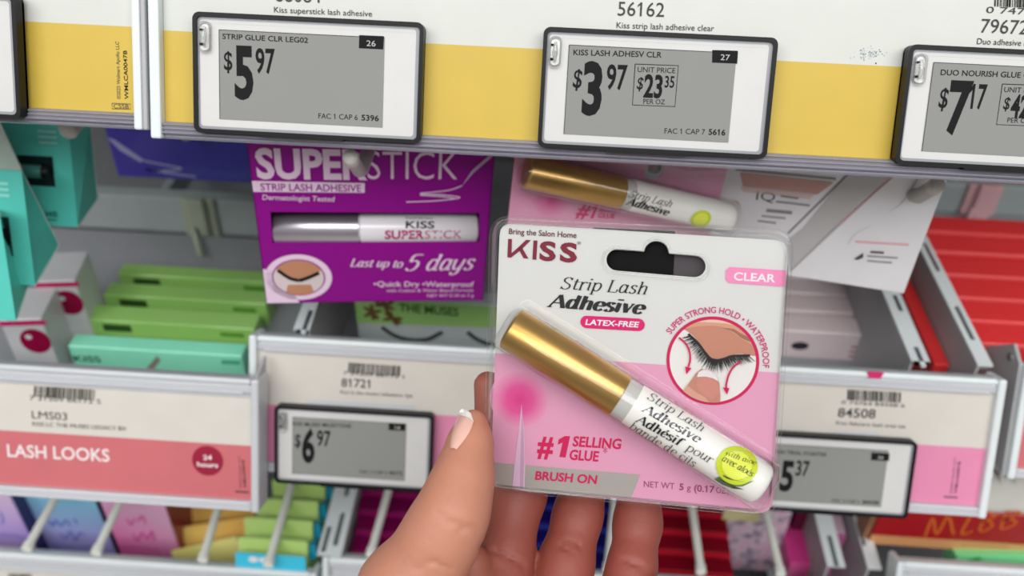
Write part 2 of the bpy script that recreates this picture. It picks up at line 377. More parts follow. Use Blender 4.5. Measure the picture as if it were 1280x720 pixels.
# ------------------------------------------------------------------ price tags
def shelf_tag(label, TL, TR, Y, prints, H=.0435, bottom_right=False):
    A, B = at(*TL, Y=Y), at(*TR, Y=Y); Wd = B.x - A.x; k = Wd / .085; H *= k
    fr = Fr(A, rot(tilt=TILT)); t = thing('electronic_price_tag', label, 'price tag', fr, 'electronic price tags on the shelf edges')
    mm = .001 * k
    b = MB(fr); o = rr(0, -H, Wd, 0, 2.6 * mm); i = rr(1.5 * mm, -H + 1.5 * mm, Wd - 1.5 * mm, -1.5 * mm, 1.6 * mm)
    b.plate(o, .0, .0058, BLACKP, [list(reversed(i))]); b.plate(o, .0045, .0013, BLACKP)
    b.box(Wd * .30, Wd * .66, .0002, .004, -H - .6 * mm, -H + .4 * mm, BLACKP); b.build('casing', t)
    b = MB(fr); b.plate(i, .0012, .003, FACE)
    i2 = rr(2.3 * mm, -H + 2.5 * mm, Wd - 2.9 * mm, -2.5 * mm, 1.2 * mm)
    b.flat(i, .00115, mat('tag_edge_grey', (150, 151, 156), .3), [list(reversed(i2))])
    for z in (-2.6 * mm, -3.6 * mm): b.flat([(3 * mm, z - .12 * mm), (Wd - 3.4 * mm, z - .12 * mm), (Wd - 3.4 * mm, z), (3 * mm, z)], .0011, GREYPL)
    b.build('faceplate', t)
    b = MB(fr); z0, z1 = -38.2 * mm, -6.0 * mm; x0, x1 = 9.6 * mm, 70.6 * mm
    b.plate([(x0, z0), (x1, z0), (x1, z1), (x0, z1)], .0009, .002, EPAPER)
    for e in ([(x0, z0), (x0, z1)], [(x0, z1), (x1, z1)]):
        v, f = pen(e, .25 * mm, .25 * mm); b.add([(p[0], .00085, p[1]) for p in v], f, INKG)
    prints(b, .0008); b.build('display', t)
    b = MB(fr); q = rr(2.3 * mm, -14.5 * mm, 6.9 * mm, -3.2 * mm, 1.9 * mm); q2 = rr(3.0 * mm, -13.6 * mm, 6.2 * mm, -4.1 * mm, 1.4 * mm)
    b.plate(q, -.0008, .0019, CLEARP, [list(reversed(q2))]); b.plate(q2, .0003, .0008, mat('clip_silver', (190, 190, 186), .22, metal=.6))
    b.tube([(4.6 * mm, -.0004, -5.2 * mm), (4.6 * mm, -.0012, -9 * mm), (4.6 * mm, -.0004, -12.4 * mm)], [.5 * mm, 1.1 * mm, .5 * mm], CLEARP)
    b.box(2.9 * mm, 4.0 * mm, -.0009, .0006, -11.8 * mm, -11.0 * mm, INK); b.box(2.9 * mm, 3.9 * mm, -.0009, .0006, -6.6 * mm, -6.0 * mm, INK)
    b.build('clip', t, 'clear oval clip at the upper left corner')
    return t
def price(b, y, dol, big, cents, d0, d1, dc, b0, b1, bc, c0, c1, cc):
    if dol: b.tx('$', d0, d1, dc * .9, y, EINK, .012)
    b.tx(big, b0, b1, bc, y, EINK, .035); b.tx(cents, c0, c1, cc, y, EINK, .02)
def flag(b, y, quad, n, p0, p1, cap):
    b.pxpoly(quad, y, EINK); b.tx(n, p0, p1, cap, y - .00012, mat('epaper_light', (188, 188, 186), .55))
def pr_a(b, y):
    b.tx('STRIP GLUE CLR LEG02', (278, 48.5), (385, 53.6), 6.4, y, EINK, .012)
    price(b, y, 1, '5', '97', (280, 87), (290.5, 87.5), 25, (293.5, 120.8), (317, 121.8), 61, (319.5, 90.5), (343.7, 91.5), 29.5)
    flag(b, y, [(449, 43.8), (480, 45.2), (479, 61.8), (448.6, 60.2)], '26', (458, 57.5), (469.5, 58), 7)
    b.tx('FAC 1 CAP 6', (398, 148), (447, 150), 6.4, y, EINK); b.tx('5396', (451.7, 150.3), (473.4, 151.4), 6.8, y, EINK, .02)
def unit_box(b, y, q, lines):
    b.line(list(q) + [q[0]], 1.0, y, EINK)
    for t, p0, p1, c, w in lines: b.tx(t, p0, p1, c, y, EINK, w)
def pr_b(b, y):
    b.tx('KISS LASH ADHESV CLR', (716.7, 68.7), (827, 72), 6.8, y, EINK, .012)
    price(b, y, 1, '3', '97', (715.5, 108.7), (726.2, 110), 25, (726.7, 140.7), (751, 141.7), 61, (757.5, 110.7), (783, 111.7), 29.5)
    unit_box(b, y, [(794, 80), (848, 82), (843.7, 133.2), (790.5, 131.2)], [('UNIT PRICE', (797, 90), (844, 91.5), 6.4, 0), ('$', (795.7, 111), (803, 112), 15, .01),
        ('23', (804, 120.7), (827, 122), 27, .03), ('35', (830.5, 109), (842.5, 109.5), 14, .015), ('PER OZ', (804, 129.5), (831, 130.5), 6, 0)])
    flag(b, y, [(890.5, 62.5), (922.5, 63.5), (921.5, 79.5), (890, 78.2)], '27', (900.5, 75), (912, 75.5), 7)
    b.tx('FAC 1 CAP 7', (830.5, 166.8), (881, 168.2), 6.6, y, EINK); b.tx('5616', (885.5, 168.3), (906.5, 169.2), 7, y, EINK, .02)
def pr_c(b, y):
    b.tx('DUO NOURISH GLUE CLR', (1175.5, 93.7), (1298, 98), 6.8, y, EINK, .012)
    price(b, y, 1, '7', '17', (1172.5, 134), (1183.2, 135), 27, (1181, 164), (1209.5, 165.2), 61, (1210, 135), (1231, 135.8), 29.5)
    unit_box(b, y, [(1253, 105), (1310, 107), (1304, 158), (1245.7, 155.7)], [('UNIT PRICE', (1255, 115), (1303, 117), 6.4, 0), ('$', (1253.5, 136), (1261, 137), 15, .01),
        ('42', (1262, 146), (1284, 147), 27, .03), ('PER OZ', (1259, 153), (1288, 154), 6, 0)])
def pr_d(b, y):
    b.tx('KISS MUSES MILESTONE', (366, 532), (439, 535), 4.6, y, EINK, .01)
    price(b, y, 1, '6', '97', (368.4, 558), (375.6, 558.6), 17, (377, 576), (393, 577.3), 38.5, (396, 556.8), (413, 558), 18.5)
    flag(b, y, [(485.8, 528.5), (507, 529.6), (506.6, 538.6), (485.6, 537.6)], '18', (493, 536.5), (500, 536.9), 4)
    b.tx('FAC 2 CAP 4', (450, 591.5), (484, 593), 4, y, EINK); b.tx('86172', (487, 593), (503, 594), 4.2, y, EINK, .015)
def pr_e(b, y):
    b.tx('LASH TRIAL STARTER', (965, 566.5), (1033, 570.7), 4.4, y, EINK, .01)
    price(b, y, 1, '5', '37', (961, 592), (969, 593), 18, (973.5, 612), (990, 613), 35, (994, 594), (1010.8, 595), 18)
    flag(b, y, [(1089.4, 565.5), (1112, 566.8), (1111, 576.5), (1088.6, 575.2)], '26', (1097, 573.8), (1104, 574.2), 4)
    b.tx('FAC 3 CAP 2', (1040, 627.5), (1074, 629.5), 4, y, EINK); b.tx('84508', (1078, 629.5), (1098, 630.5), 4.2, y, EINK, .015)
YT = .3175
shelf_tag('electronic price tag reading $5.97 on the upper shelf edge', (240, 14), (530, 26.5), YT, pr_a)
shelf_tag('electronic price tag reading $3.97 with a boxed unit price, upper shelf edge', (680, 33), (974, 45.5), YT, pr_b)
shelf_tag('electronic price tag reading $7.17, cut by the right edge of the photo', (1138, 55), (1436, 68), YT, pr_c)
shelf_tag('electronic price tag of which only the dark right rim shows at the upper left corner', (-276, -22), (17.5, -10), YT, lambda b, y: None)
shelf_tag('small-looking electronic price tag reading $6.97 left of the thumb', (343, 507), (542, 518.5), .3337, pr_d)
shelf_tag('electronic price tag reading $5.37 half behind the held adhesive pack', (946, 540.5), (1147.5, 553.5), .3337, pr_e)

# ------------------------------------------------------------------ upper price rails
FT = Fr((0, .3237, EYE - .1348), rot(tilt=TILT))
def lz(fr, px, py, y=0.0): return fr.loc(px, py, y).y
def lx(fr, px, py, y=0.0): return fr.loc(px, py, y).x
def rail(label, x0, x1, zw, zy, zl, ztop, prints, caps):
    t = thing('price_rail', label, 'price rail', FT)
    b = MB(FT); b.box(x0, x1, .0012, .0045, zl + .002, ztop, GREYPL, .0005); b.box(x0, x1, .0045, .012, ztop - .012, ztop, GREYPL); b.build('channel', t)
    b = MB(FT); b.plate([(x0, zy - .003), (x1, zy - .003), (x1, ztop - .004), (x0, ztop - .004)], 0, .001, WHITEP)
    b.flat([(x0, zy - .003), (x1, zy - .003), (x1, zw), (x0, zw)], -.00012, YELP); prints(b, -.0003); b.build('paper_strip', t)
    b = MB(FT); h = zy - zl
    b.box(x0, x1, -.0030, .0010, zl, zy, LIP, .0012)
    for k in range(3): b.tube([(x0, -.0032, zl + h * (.2 + .3 * k)), (x1, -.0032, zl + h * (.2 + .3 * k))], h * .1, LIP, 8)
    b.tube([(x0, -.0005, zl - .0005), (x1, -.0005, zl - .0005)], .0011, LIP, 8)
    b.build('clear_lip', t, 'clear plastic lip along the lower edge')
    for cx0, cx1, m in caps: b = MB(FT); b.box(cx0, cx1, -.0042, .004, zl - .0015, ztop, m, .0008); b.build('end_cap', t)
    return t
def pr_right(b, y):
    b.tx('88084', (344, 1.5), (401, 3.5), 17, y, INKG); b.tx('Kiss superstick lash adhesive', (342.5, 15.4), (465, 20.6), 7, y, INKG)
    b.tx('56162', (772, 19.3), (830, 21), 17.3, y, INKG); b.tx('Kiss strip lash adhesive clear', (770.5, 35), (892.5, 39), 7.4, y, INKG)
    b.barcode((1243, 8), (1330, 11.5), 22, y, INK, 5); b.tx('0 74764', (1232.5, 16), (1302, 19), 8, y, INKG)
    b.tx('79672', (1225.5, 40.7), (1284, 43), 17.3, y, INKG); b.tx('Duo adhesive nourish', (1221, 55), (1310, 58.6), 7.4, y, INKG)
    rng = random.Random(4); SM = mat('smudge_blue', (120, 140, 160), .6)
    for _ in range(90):
        px, py = rng.gauss(1086, 9), rng.gauss(67, 3.2)
        q = disc(b.fr.loc(px, py, y), rng.uniform(.00006, .00022), n=6); b.flat(q, y, SM)
    b.flat(disc(b.fr.loc(1095, 79, y), .00025, n=8), y, INK)
rail('upper shelf edge rail in white and yellow carrying three electronic price tags', lx(FT, 206, 100), lx(FT, 1400, 100), lz(FT, 600, 57.5), lz(FT, 600, 172), lz(FT, 600, 189), .064, pr_right,
     [(lx(FT, 192, 100), lx(FT, 205.5, 100), LIGHTPL)])
def pr_left(b, y):
    b.tx('WMLCA0047B', (160.5, 124), (158.5, 63), 4.6, y, INK, .01); b.tx('©2025 Walmart Apollo LLC', (150.5, 124), (148.5, 52), 4.2, y, INKG)
    b.line([(140, 129), (163, 130), (163, 136.5), (140, 136), (140, 129)], .7, y, INKG); b.tx('CSSB', (142, 135.2), (161, 135.8), 5.2, y, INKG)
rail('upper shelf edge rail at the left with plain white and yellow strip', lx(FT, -330, 100), lx(FT, 172, 100), lz(FT, 100, 30.2), lz(FT, 100, 137.5), lz(FT, 100, 153), .066, pr_left,
     [(lx(FT, 171.5, 100), lx(FT, 182, 100), LIGHTPL), (lx(FT, 182.5, 100), lx(FT, 189, 100), MIDGREY)])
# shelf carrying the upper rails, bolted to the gondola back
structure('trim_2', I3, -.9, .9, .355, .66, EYE - .098, EYE - .086, LIGHTPL)
b = MB(I3); b.box(-.9, .9, .352, .357, EYE - .105, EYE - .078, LIGHTPL, .001)
for x in (-.45, -.1, .3, .6): b.box(x, x + .004, .357, .66, EYE - .125, EYE - .098, LIGHTPL)
b.build('trim_3', None, None, 'structure')

# ------------------------------------------------------------------ trays on the two lower shelves
def atX(px, py, X): d = ray(px, py); return CAM + d * (X / d.x)
def aty(px, py, Y): return at(px, py, Y=Y)
def atz(px, py, Z): return at(px, py, Z=Z)
FC = Fr((0, .3399, EYE - .359), rot(tilt=TILT))
FL = Fr((0, .3179, EYE - .359), rot(tilt=TILT))
TRAYIN = mat('tray_inside', (150, 152, 156), .5)
SLOTG = mat('slot_grey', (122, 140, 140), .5)
def slot_plate(b, x0, x1, y0, y1, z, slots, m, th=.0012):
    """top flange of a divider in a lit tone, a flat strip with long slots cut through"""
    b.plate([(x0, y0), (x1, y0), (x1, y1), (x0, y1)], z - th, th, m, [list(reversed(rr(*s, .0008, 2))) for s in slots], xf=lambda u, v, d: (u, v, d))
def divider(t, x0, x1, y0, y1, zt, zb, slots, face_x=None):
    b = MB(I3); fx = face_x if face_x is not None else x0
    slot_plate(b, x0, x1, y0, y1, zt, slots, LIGHTPL)
    b.box(x0 + .0008, x1 - .0008, y0 + .002, y1, zt - .0045, zt - .0035, SLOTG); b.box(fx, fx + .0016, y0, y1, zb, zt - .0011, MIDGREY); b.build('divider', t, 'divider with slotted top in a lit tone, face in a shaded tone')  # face and top are one plastic; shade and light put into two tones
def px_slots(Z, lst, w=.0028):
    o = []
    for (ax, ay), (bx, by) in lst:
        A, B = atz(ax, ay, Z), atz(bx, by, Z); x = (A.x + B.x) / 2; o.append((x - w / 2, min(A.y, B.y), x + w / 2, max(A.y, B.y)))
    return o
def tray(label, fr, x0, x1, zt, zb, paper, prints, ends=(1, 1), rim=LIGHTPL, depth=.63, floor=None):
    """paper: (z top, z boundary, z bottom, upper material, lower material) along the tilted front"""
    t = thing('shelf_tray', label, 'shelf tray', Fr(fr.pt((x0 + x1) / 2, 0, zb)), 'pull-out trays of the lower shelves')
    b = MB(fr); h = .0036
    b.box(x0, x1, .0012, .0040, zb, zt, GREYPL, .0004)
    b.box(x0, x1, -.0035, .0060, zt - h, zt, rim, .0014); b.build('front_rail', t)
    b = MB(fr); p = paper
    b.plate([(x0, p[2]), (x1, p[2]), (x1, p[0]), (x0, p[0])], 0, .001, p[3]); b.flat([(x0, p[2]), (x1, p[2]), (x1, p[1]), (x0, p[1])], -.00012, p[4])
    prints(b, -.0003); b.build('paper_strip', t)
    b = MB(fr); b.box(x0, x1, -.0024, .0011, zt - h - .0046, zt - h, LIPT, .0009); b.tube([(x0 + .004, -.0026, zt - h - .0042), (x1 - .004, -.0026, zt - h - .0042)], .0008, LIPT, 8); b.build('clear_lip', t, 'clear plastic lip above the paper')
    b = MB(fr); b.box(x0, x1, -.0034, .0011, zb, p[2] + .0012, LIPT, .0009); b.tube([(x0, -.0035, zb + .001), (x1, -.0035, zb + .001)], .0009, LIPT, 8)
    b.build('clear_lip', t, 'clear plastic lip below the paper')
    for k, (xa, xb) in enumerate(((x0 - .0042, x0), (x1, x1 + .0042))):
        if ends[k]: b = MB(fr); b.box(xa, xb, -.0040, .013, zb - .0008, zt, rim, .0012); b.build('end_cap', t)
    fl = fr.pt(0, 0, zb); zf = floor if floor is not None else fl.z
    X0, X1 = x0 + fr.O.x + .011, x1 + fr.O.x - .011
    b = MB(I3); b.box(X0, X1, fl.y + .003, depth, zf - .002, zf, TRAYIN); b.box(X0, X1, depth - .002, depth, zf, zf + .02, TRAYIN)
    for x in (X0 + (X1 - X0) * .3, X0 + (X1 - X0) * .7): b.box(x - .003, x + .003, depth - .02, depth - .006, zf - .040, zf - .001, MIDGREY); b.box(x - .003, x + .003, depth - .02, .661, zf - .045, zf - .037, MIDGREY)
    b.build('base', t); return t
def blur_bar(b, y, p0, p1, txt, q0, q1, hb, cap, seed):
    b.barcode(p0, p1, hb, y, INK, seed); b.tx(txt, q0, q1, cap, y, INKG)

# centre tray
ztC, zbC = lz(FC, 500, 428), lz(FC, 1190, 641)
def pr_center(b, y):
    blur_bar(b, y, (435, 466), (501, 470.5), '7 31509 86172 1', (429, 468.5), (505, 473.5), 13, 4.6, 11)
    b.tx('81721', (426.7, 483.2), (462.5, 485), 10.2, y, INKG, .01); b.tx('Kiss lc the muses milestone 1pk', (425.7, 492), (516, 497), 4.4, y, INKG)
    b.pxpoly([(383, 500), (519, 507), (519, 512), (383, 505)], y, GREYPL)
    blur_bar(b, y, (1059, 500), (1127, 503.5), '0 74764 84508 6', (1052, 505), (1131, 509.5), 13, 4.6, 12)
    b.tx('84508', (1047, 521), (1094, 523), 11, y, INKG, .01); b.tx('Kiss falscara lash trial kit', (1045, 530.5), (1132, 535.5), 4.4, y, INKG)
    b.pxpoly([(1044, 539), (1098, 541), (1098, 546), (1044, 544)], y, GREYPL)
    b.tx('WMLCA0051B', (1196, 617), (1201, 577), 3.4, y, INK, .01); b.tx('©2025 Apollo LLC', (1190, 617), (1195, 572), 2.6, y, INKG); b.line([(1180, 621), (1197, 622)], 2, y, INKG)
xcl, xcr = lx(FC, 323, 500), lx(FC, 1232, 560)
tC = tray('long grey tray in the middle whose front strip reads 81721 and 84508', FC, xcl, xcr, ztC, zbC,
          (lz(FC, 470, 446), lz(FC, 1180, 557.5), zbC + .004, CREAM, PINK2), pr_center)
ZW = -.331                                                            # tops of the dividers, from the lens
A1, A2 = atz(1144, 462, ZW), atz(1167, 462, ZW); yb = .60
divider(tC, A1.x, A2.x, .372, yb, EYE + ZW, EYE - .405, px_slots(ZW, [((1115, 367), (1129, 389)), ((1142, 432), (1157, 458))]))
B1, B2 = atz(1222, 455, ZW), atz(1236, 455, ZW)
divider(tC, B1.x, B2.x + .002, .372, yb, EYE + ZW, EYE - .405, px_slots(ZW, [((1154, 302), (1174, 339)), ((1192, 381), (1219, 425))]))
C1, C2 = atz(364, 418, ZW), atz(385, 418, ZW)
divider(tC, C1.x, C2.x, .368, yb, EYE + ZW, EYE - .405, px_slots(ZW, [((390, 386), (378, 416)), ((412, 345), (400, 370))]), face_x=C2.x - .0016)
b = MB(FC); q0, q1 = FC.loc(1084, 464, -.004), FC.loc(1104, 471, -.004)
b.plate([(q0.x, q0.y), (q1.x, q0.y), (q1.x - .0012, q0.y - .0034), (q0.x + .0012, q0.y - .0034)], -.0044, .0006, mat('magenta_clip', (206, 28, 104), .4)); b.build('marker', tC, 'magenta marker on the top rim')

# left tray
ztL, zbL = lz(FL, 150, 462), lz(FL, 150, 625)
def pr_lash(b, y):
    blur_bar(b, y, (42, 496), (118, 500.5), '7 31509 86172 5', (37, 500), (126, 505), 13.5, 5.6, 13)
    b.tx('LMS03', (40, 523), (84, 525.6), 9.3, y, INKG); b.tx('KISS LC THE MUSES LEGACY BX', (40.5, 532.2), (158, 538.5), 5, y, INKG)
    b.tx('LASH LOOKS', (9.5, 570.5), (137, 577), 15, y, mat('white_ink', (236, 226, 226), .5), .012)
    c = FL.loc(259.5, 576, y); rad = (FL.loc(279, 577, y) - c).length; b.flat(disc(c, rad), y, mat('crimson_dot', (150, 14, 52), .45))
    b.tx('24', (254, 574.5), (265, 575), 5.6, y - .0001, MAT['white_ink'], .02); b.tx('hours', (246.5, 583), (272.5, 584.6), 5.6, y - .0001, MAT['white_ink'], .02)
    b.tx('WMLCA0051B', (308, 610), (305.5, 575), 3.3, y, INK, .01); b.tx('©2025 Apollo LLC', (302, 610), (300, 570), 2.4, y, INKG); b.line([(294, 614.5), (311, 615.5)], 2.2, y, INKG)
tL = tray('left tray whose pink front strip reads LASH LOOKS', FL, lx(FL, -300, 540), lx(FL, 316, 555), ztL, zbL,
          (lz(FL, 150, 488), lz(FL, 150, 547), zbL + .004, CREAM, PINKP), pr_lash, ends=(0, 1), rim=GREYPL, depth=.512)
b = MB(I3); xe = FL.pt(lx(FL, 316, 555), 0, 0).x; p0 = FL.pt(0, 0, ztL); p1 = FL.pt(0, 0, zbL)
b.plate([(p0.y, p0.z), (p1.y, p1.z), (p1.y + .017, p1.z), (p0.y + .017, p0.z)], xe + .001, .0015, MIDGREY, xf=lambda u, v, d: (d, u, v)); b.build('side_wall', tL)

# right tray, standing further out
XR = .262
q = [atX(*p, XR) for p in ((1268, 408), (1228, 463), (1231, 590), (1256, 594), (1281, 457))]
nF = (q[4] - q[3]).normalized(); tr_ = math.degrees(math.atan2(nF.y, nF.z))
FR = Fr((XR, q[3].y, q[3].z), rot(tilt=TILT))
tR = tray('right tray cut by the photo edge, its grey end plate showing beside the 84508 strip', FR, .004, .17, (q[4] - q[3]).length, 0,
          ((q[4] - q[3]).length - .006, .042, .004, CREAM, PINKP), lambda b, y: None, ends=(1, 0))
b = MB(I3); top = FR.pt(0, 0, (q[4] - q[3]).length)
b.plate([(q[3].y, q[3].z), (top.y, top.z), (top.y + .012, top.z + .004), (q[1].y + .02, q[1].z), (q[1].y + .02, q[3].z)], XR - .0018, .0018, MIDGREY, xf=lambda u, v, d: (d, u, v))
b.tube([(XR - .003, top.y + .009, top.z - .003), (XR + .001, top.y + .009, top.z - .003)], .0022, CHROME, 12); b.build('side_wall', tR, 'grey end plate with a bright screw')

# bottom shelf trays: only the upper rims and walls show
def low_tray(label, px, Z, x0px, x1px, ends):
    O = atz(*px, Z); fr = Fr((0, O.y, O.z), rot(tilt=TILT)); xa, xb = atz(x0px, px[1], Z).x, atz(x1px, px[1], Z).x
    return tray(label, fr, xa, xb, .003, -.125, (-.012, -.05, -.121, CREAM, PINKP), lambda b, y: b.barcode((10, 722), (40, 723), 5, y, INK, 3) if px[0] < 50 else None, ends), fr
tBL, FBL = low_tray('bottom left tray holding the lavender, blue and pink packs', (4, 693), -.530, -130, 396, (0, 1))
tBC, FBC = low_tray('bottom middle tray holding the magenta, navy and red packs behind the fingers', (420, 700), -.522, 412, 1040, (1, 1))
tBR, FBR = low_tray('bottom right tray in front of the red box with orange brush lettering', (1125, 705), -.500, 1127, 1400, (1, 0))
ZB2 = -.515
a, c = atz(396, 693, ZB2), atz(427, 693, ZB2)
divider(tBC, a.x, c.x, a.y, yb, EYE + ZB2, EYE - .625, px_slots(ZB2, [((428, 640), (420, 682)), ((411, 657), (405, 690)), ((436, 606), (432, 620))], .0032), face_x=c.x - .0016)
a, c = atz(1030, 690, ZB2), atz(1052, 690, ZB2); divider(tBC, a.x, c.x, .37, yb, EYE + ZB2, EYE - .625, px_slots(ZB2, [((1034, 668), (1048, 708))], .0032))
a, c = atz(1082, 700, ZB2), atz(1099, 700, ZB2); divider(tBC, a.x, c.x, .37, yb, EYE + ZB2, EYE - .625, px_slots(ZB2, [((1071, 652), (1081, 682))], .003))

# crossbars at the back of the middle shelf with their hook clips
b = MB(I3); CB = mat('back_bar', (168, 178, 178), .5)
zc = at(200, 268, Y=.565).z
b = MB(Fr((-.37, .565, zc))); b.box(-.235, .225, 0, .013, -.0165, .0155, CB, .0015)
for x in (-.13, .07, .20): b.box(x, x + .006, .0125, .096, -.012, .008, CB)
b.build('trim_4', None, None, 'structure')
zc2 = at(1240, 240, Y=.63).z
b = MB(I3); b.box(.0, .60, .612, .660, zc2 - .013, zc2 + .016, CB, .002); b.build('trim_5', None, None, 'structure')
def clip_(label, px, zc, m, stem, Y=.612):
    x = at(*px, Y=Y - .004).x; fr = Fr((x, Y, zc)); t = thing('hook_clip', label, 'hook clip', fr)
    b = MB(fr); b.box(-.013, .013, -.004, 0, -.022, .018, m, .0015); b.box(-.007, .007, -.009, -.003, -.026, .02, m, .0015); b.build('plate', t)
    if stem:
        P0, P1 = at(*stem[0], Y=stem[2]), at(*stem[1], Y=stem[2]); b = MB(I3); C0 = fr.pt(-.002, -.007, -.018)
        b.tube([C0, C0 + (P0 - C0) * .5 + Vector((0, 0, .004)), P0, P1], .0024, m, 8); b.build('stem', t)
clip_('pale clip on the back crossbar above the green boxes', (248, 268), zc, mat('clip_olive', (172, 180, 160), .5), ((242, 287), (251, 318), .506), .565)
clip_('clip with a painted pinkish reflection on the back crossbar above the red boxes', (1228, 250), zc2, mat('clip_pink', (222, 178, 182), .5), ((1216, 262), (1208, 282), .59))  # pink reflection of the red boxes put into the clip's colour

# ------------------------------------------------------------------ packs and cartons
def carton(name, label, cat, O, w, d, h, m, prints=None, group=None, yaw=0, tilt=0, roll=0, bev=.0006, parts=None):
    """upright carton: O is its upper left front corner"""
    fr = Fr(O, rot(yaw, tilt, roll)); b = MB(fr); b.box(0, w, 0, d, -h, 0, m, bev, 1)
    if prints: prints(b, fr)
    o = b.build(name); tag(o, label, cat, group); return o, fr
def cardm(n, c, **k): return mat(n, c, k.pop('rough', .4), coat=k.pop('coat', .25), **k)
MINT = cardm('mint_card', (150, 245, 208)); GREEN = cardm('leaf_green_card', (164, 216, 116)); INKGREEN = mat('dark_green_ink', (28, 52, 24), .5)
ZG = -.380; xg0, xg1 = atz(84, 432, ZG).x, atz(304, 441, ZG).x
rowsg = [('mint green lash box, front one of the row behind the LASH LOOKS strip', MINT, (84, 432), (95, 417)),
         ('leaf green lash box directly behind the mint box', GREEN, (106, 399), (118, 380)),
         ('leaf green lash box, second behind the mint box', GREEN, (125, 368), (135, 352)),
         ('leaf green lash box at the far end of the row behind the mint box', GREEN, (144, 342), (151, 329))]
for i, (lb, m, p, q_) in enumerate(rowsg):
    A, Bk = atz(*p, ZG), atz(*q_, ZG)
    def prn(b, fr, i=i):
        if i == 0:
            b.tx('KISS', (94, 451.5), (127, 453), 7, -.0003, INKGREEN, .01); b.pxpoly([(277, 450), (300, 451), (300, 456), (277, 455)], -.0003, mat('mint_ink', (84, 190, 150), .5))
            b.pxpoly([(182, 462), (196, 445), (201, 450), (190, 464)], -.0003, mat('taupe_ink', (150, 140, 128), .5))
        else:
            u = .010; b.plate([(u, -.0085), (u + .018, -.0085), (u + .018, -.003), (u, -.003)], -.0003, .0002, mat('logo_green', (46, 82, 30), .5))
            b.plate([(.085, -.0075), (.100, -.0075), (.100, -.004), (.085, -.004)], -.0003, .0002, mat('faint_green', (96, 160, 52), .5))
    carton('lash_box', lb, 'lash box', (xg0 + .0006 * i, A.y, A.z), xg1 - xg0, max(.011, Bk.y - A.y), .05, m, prn, 'lash boxes in the left tray')
A = atz(187, 420, ZG)
DOT = mat('berry_ink', (150, 10, 62), .45); MAG = mat('magenta_ink', (206, 40, 110), .45); CARTW = cardm('white_card', (214, 214, 216))
def prdot(b, fr):
    b.flat(rr(.0, -.0045, .026, -.001, .0005), -.0003, MAG); b.flat(disc((.016, -.017), .0085, .0095), -.0003, DOT); b.flat(disc((.013, -.0135), .002), -.0004, CARTW)
A = aty(-2, 400, .385); carton('lash_box', 'white carton with a berry dot, front one under the teal boxes at the left edge', 'lash box', A, .024, .03, .06, CARTW, prdot, None, 8)
A = aty(42, 352, .415); carton('lash_box', 'white carton with a berry dot, behind the other one beside the mint box', 'lash box', A, .024, .03, .085, CARTW, prdot, None, 8)

# green pack behind the 81721 strip
A, Bx = aty(443, 372, .412), aty(642, 372, .412)
def prmuse(b, fr):
    w = Bx.x - A.x; zt = -.0165
    b.flat([(0, zt - .003), (w, zt), (w, 0), (0, 0)], -.0003, cardm('muse_green', (164, 212, 124)))
    b.tx('THE MUSES', (499, 389), (573, 395), 9.5, -.0005, mat('muse_ink', (52, 104, 50), .5), .02)
    rng = random.Random(3); LEAF = mat('brown_leaf', (112, 84, 52), .6)
    for cx, cz in ((.010, -.010), (.022, -.014), (.100, -.012), (.018, -.004), (.096, -.003)):
        for k in range(6):
            a = k * 1.05 + rng.random(); b.flat(disc((cx + .003 * math.cos(a), cz + .003 * math.sin(a)), .0034, .0013, 12, a), -.0005 - .0001 * k, LEAF)
    for cx in (.034, .086):
        pts = [(cx - .019, -.0215), (cx - .012, -.0275), (cx - .003, -.0305), (cx + .008, -.0295), (cx + .018, -.0225)]
        v, f = pen(smooth(pts, 5), .0026, .0032); b.add([(p[0], -.0006, p[1]) for p in v], f, mat('lash_ink', (62, 68, 68), .6))
carton('lash_pack', 'green and white lash pack with brown flowers just below the purple box', 'lash pack', A, Bx.x - A.x, .012, .052, cardm('pale_tray', (196, 206, 204)), prmuse)

# blush cartons in the centre tray and the thin red one between its dividers
BLUSH = cardm('blush_card', (238, 220, 222)); ZP = -.372
for i, (lb, p, px1, sh) in enumerate((('blush white carton, front one behind the 84508 strip', (965, 412), (1093, 417), 0), ('blush white carton, second behind the 84508 strip', (965, 386), (1083, 391), .000),
                        ('blush white carton, third behind the 84508 strip', (965, 364), (1075, 368), .0), ('blush white carton at the far end under the white brush box', (965, 345), (1068, 349), .0))):
    A, Bx = atz(*p, ZP), atz(*px1, ZP)
    def prb(b, fr, i=i):
        b.plate(disc((.020, -.012), .0055, .0032), -.0003, .0002, mat('slot_dark', (58, 50, 60), .6)); w = .1
        for k in range(3): b.plate([(.052, -.011 - .004 * k), (.078, -.011 - .004 * k), (.078, -.0095 - .004 * k), (.052, -.0095 - .004 * k)], -.0003, .0002, mat('blush_ink', (176, 128, 138), .5))
    carton('lash_box', lb, 'lash box', (A.x, A.y, A.z), Bx.x - A.x, .0165, .045, BLUSH, prb, 'blush cartons in the middle tray')
RED = cardm('red_card', (226, 54, 56), coat=.1, spec=.3); REDI = mat('red_line', (236, 92, 92), .4)
A = atz(1168, 455, -.352); carton('lash_box', 'narrow red carton wedged between the two grey dividers', 'lash box', (A.x, A.y, A.z), B1.x - A.x - .001, .17, .05, RED)
ZR = -.345
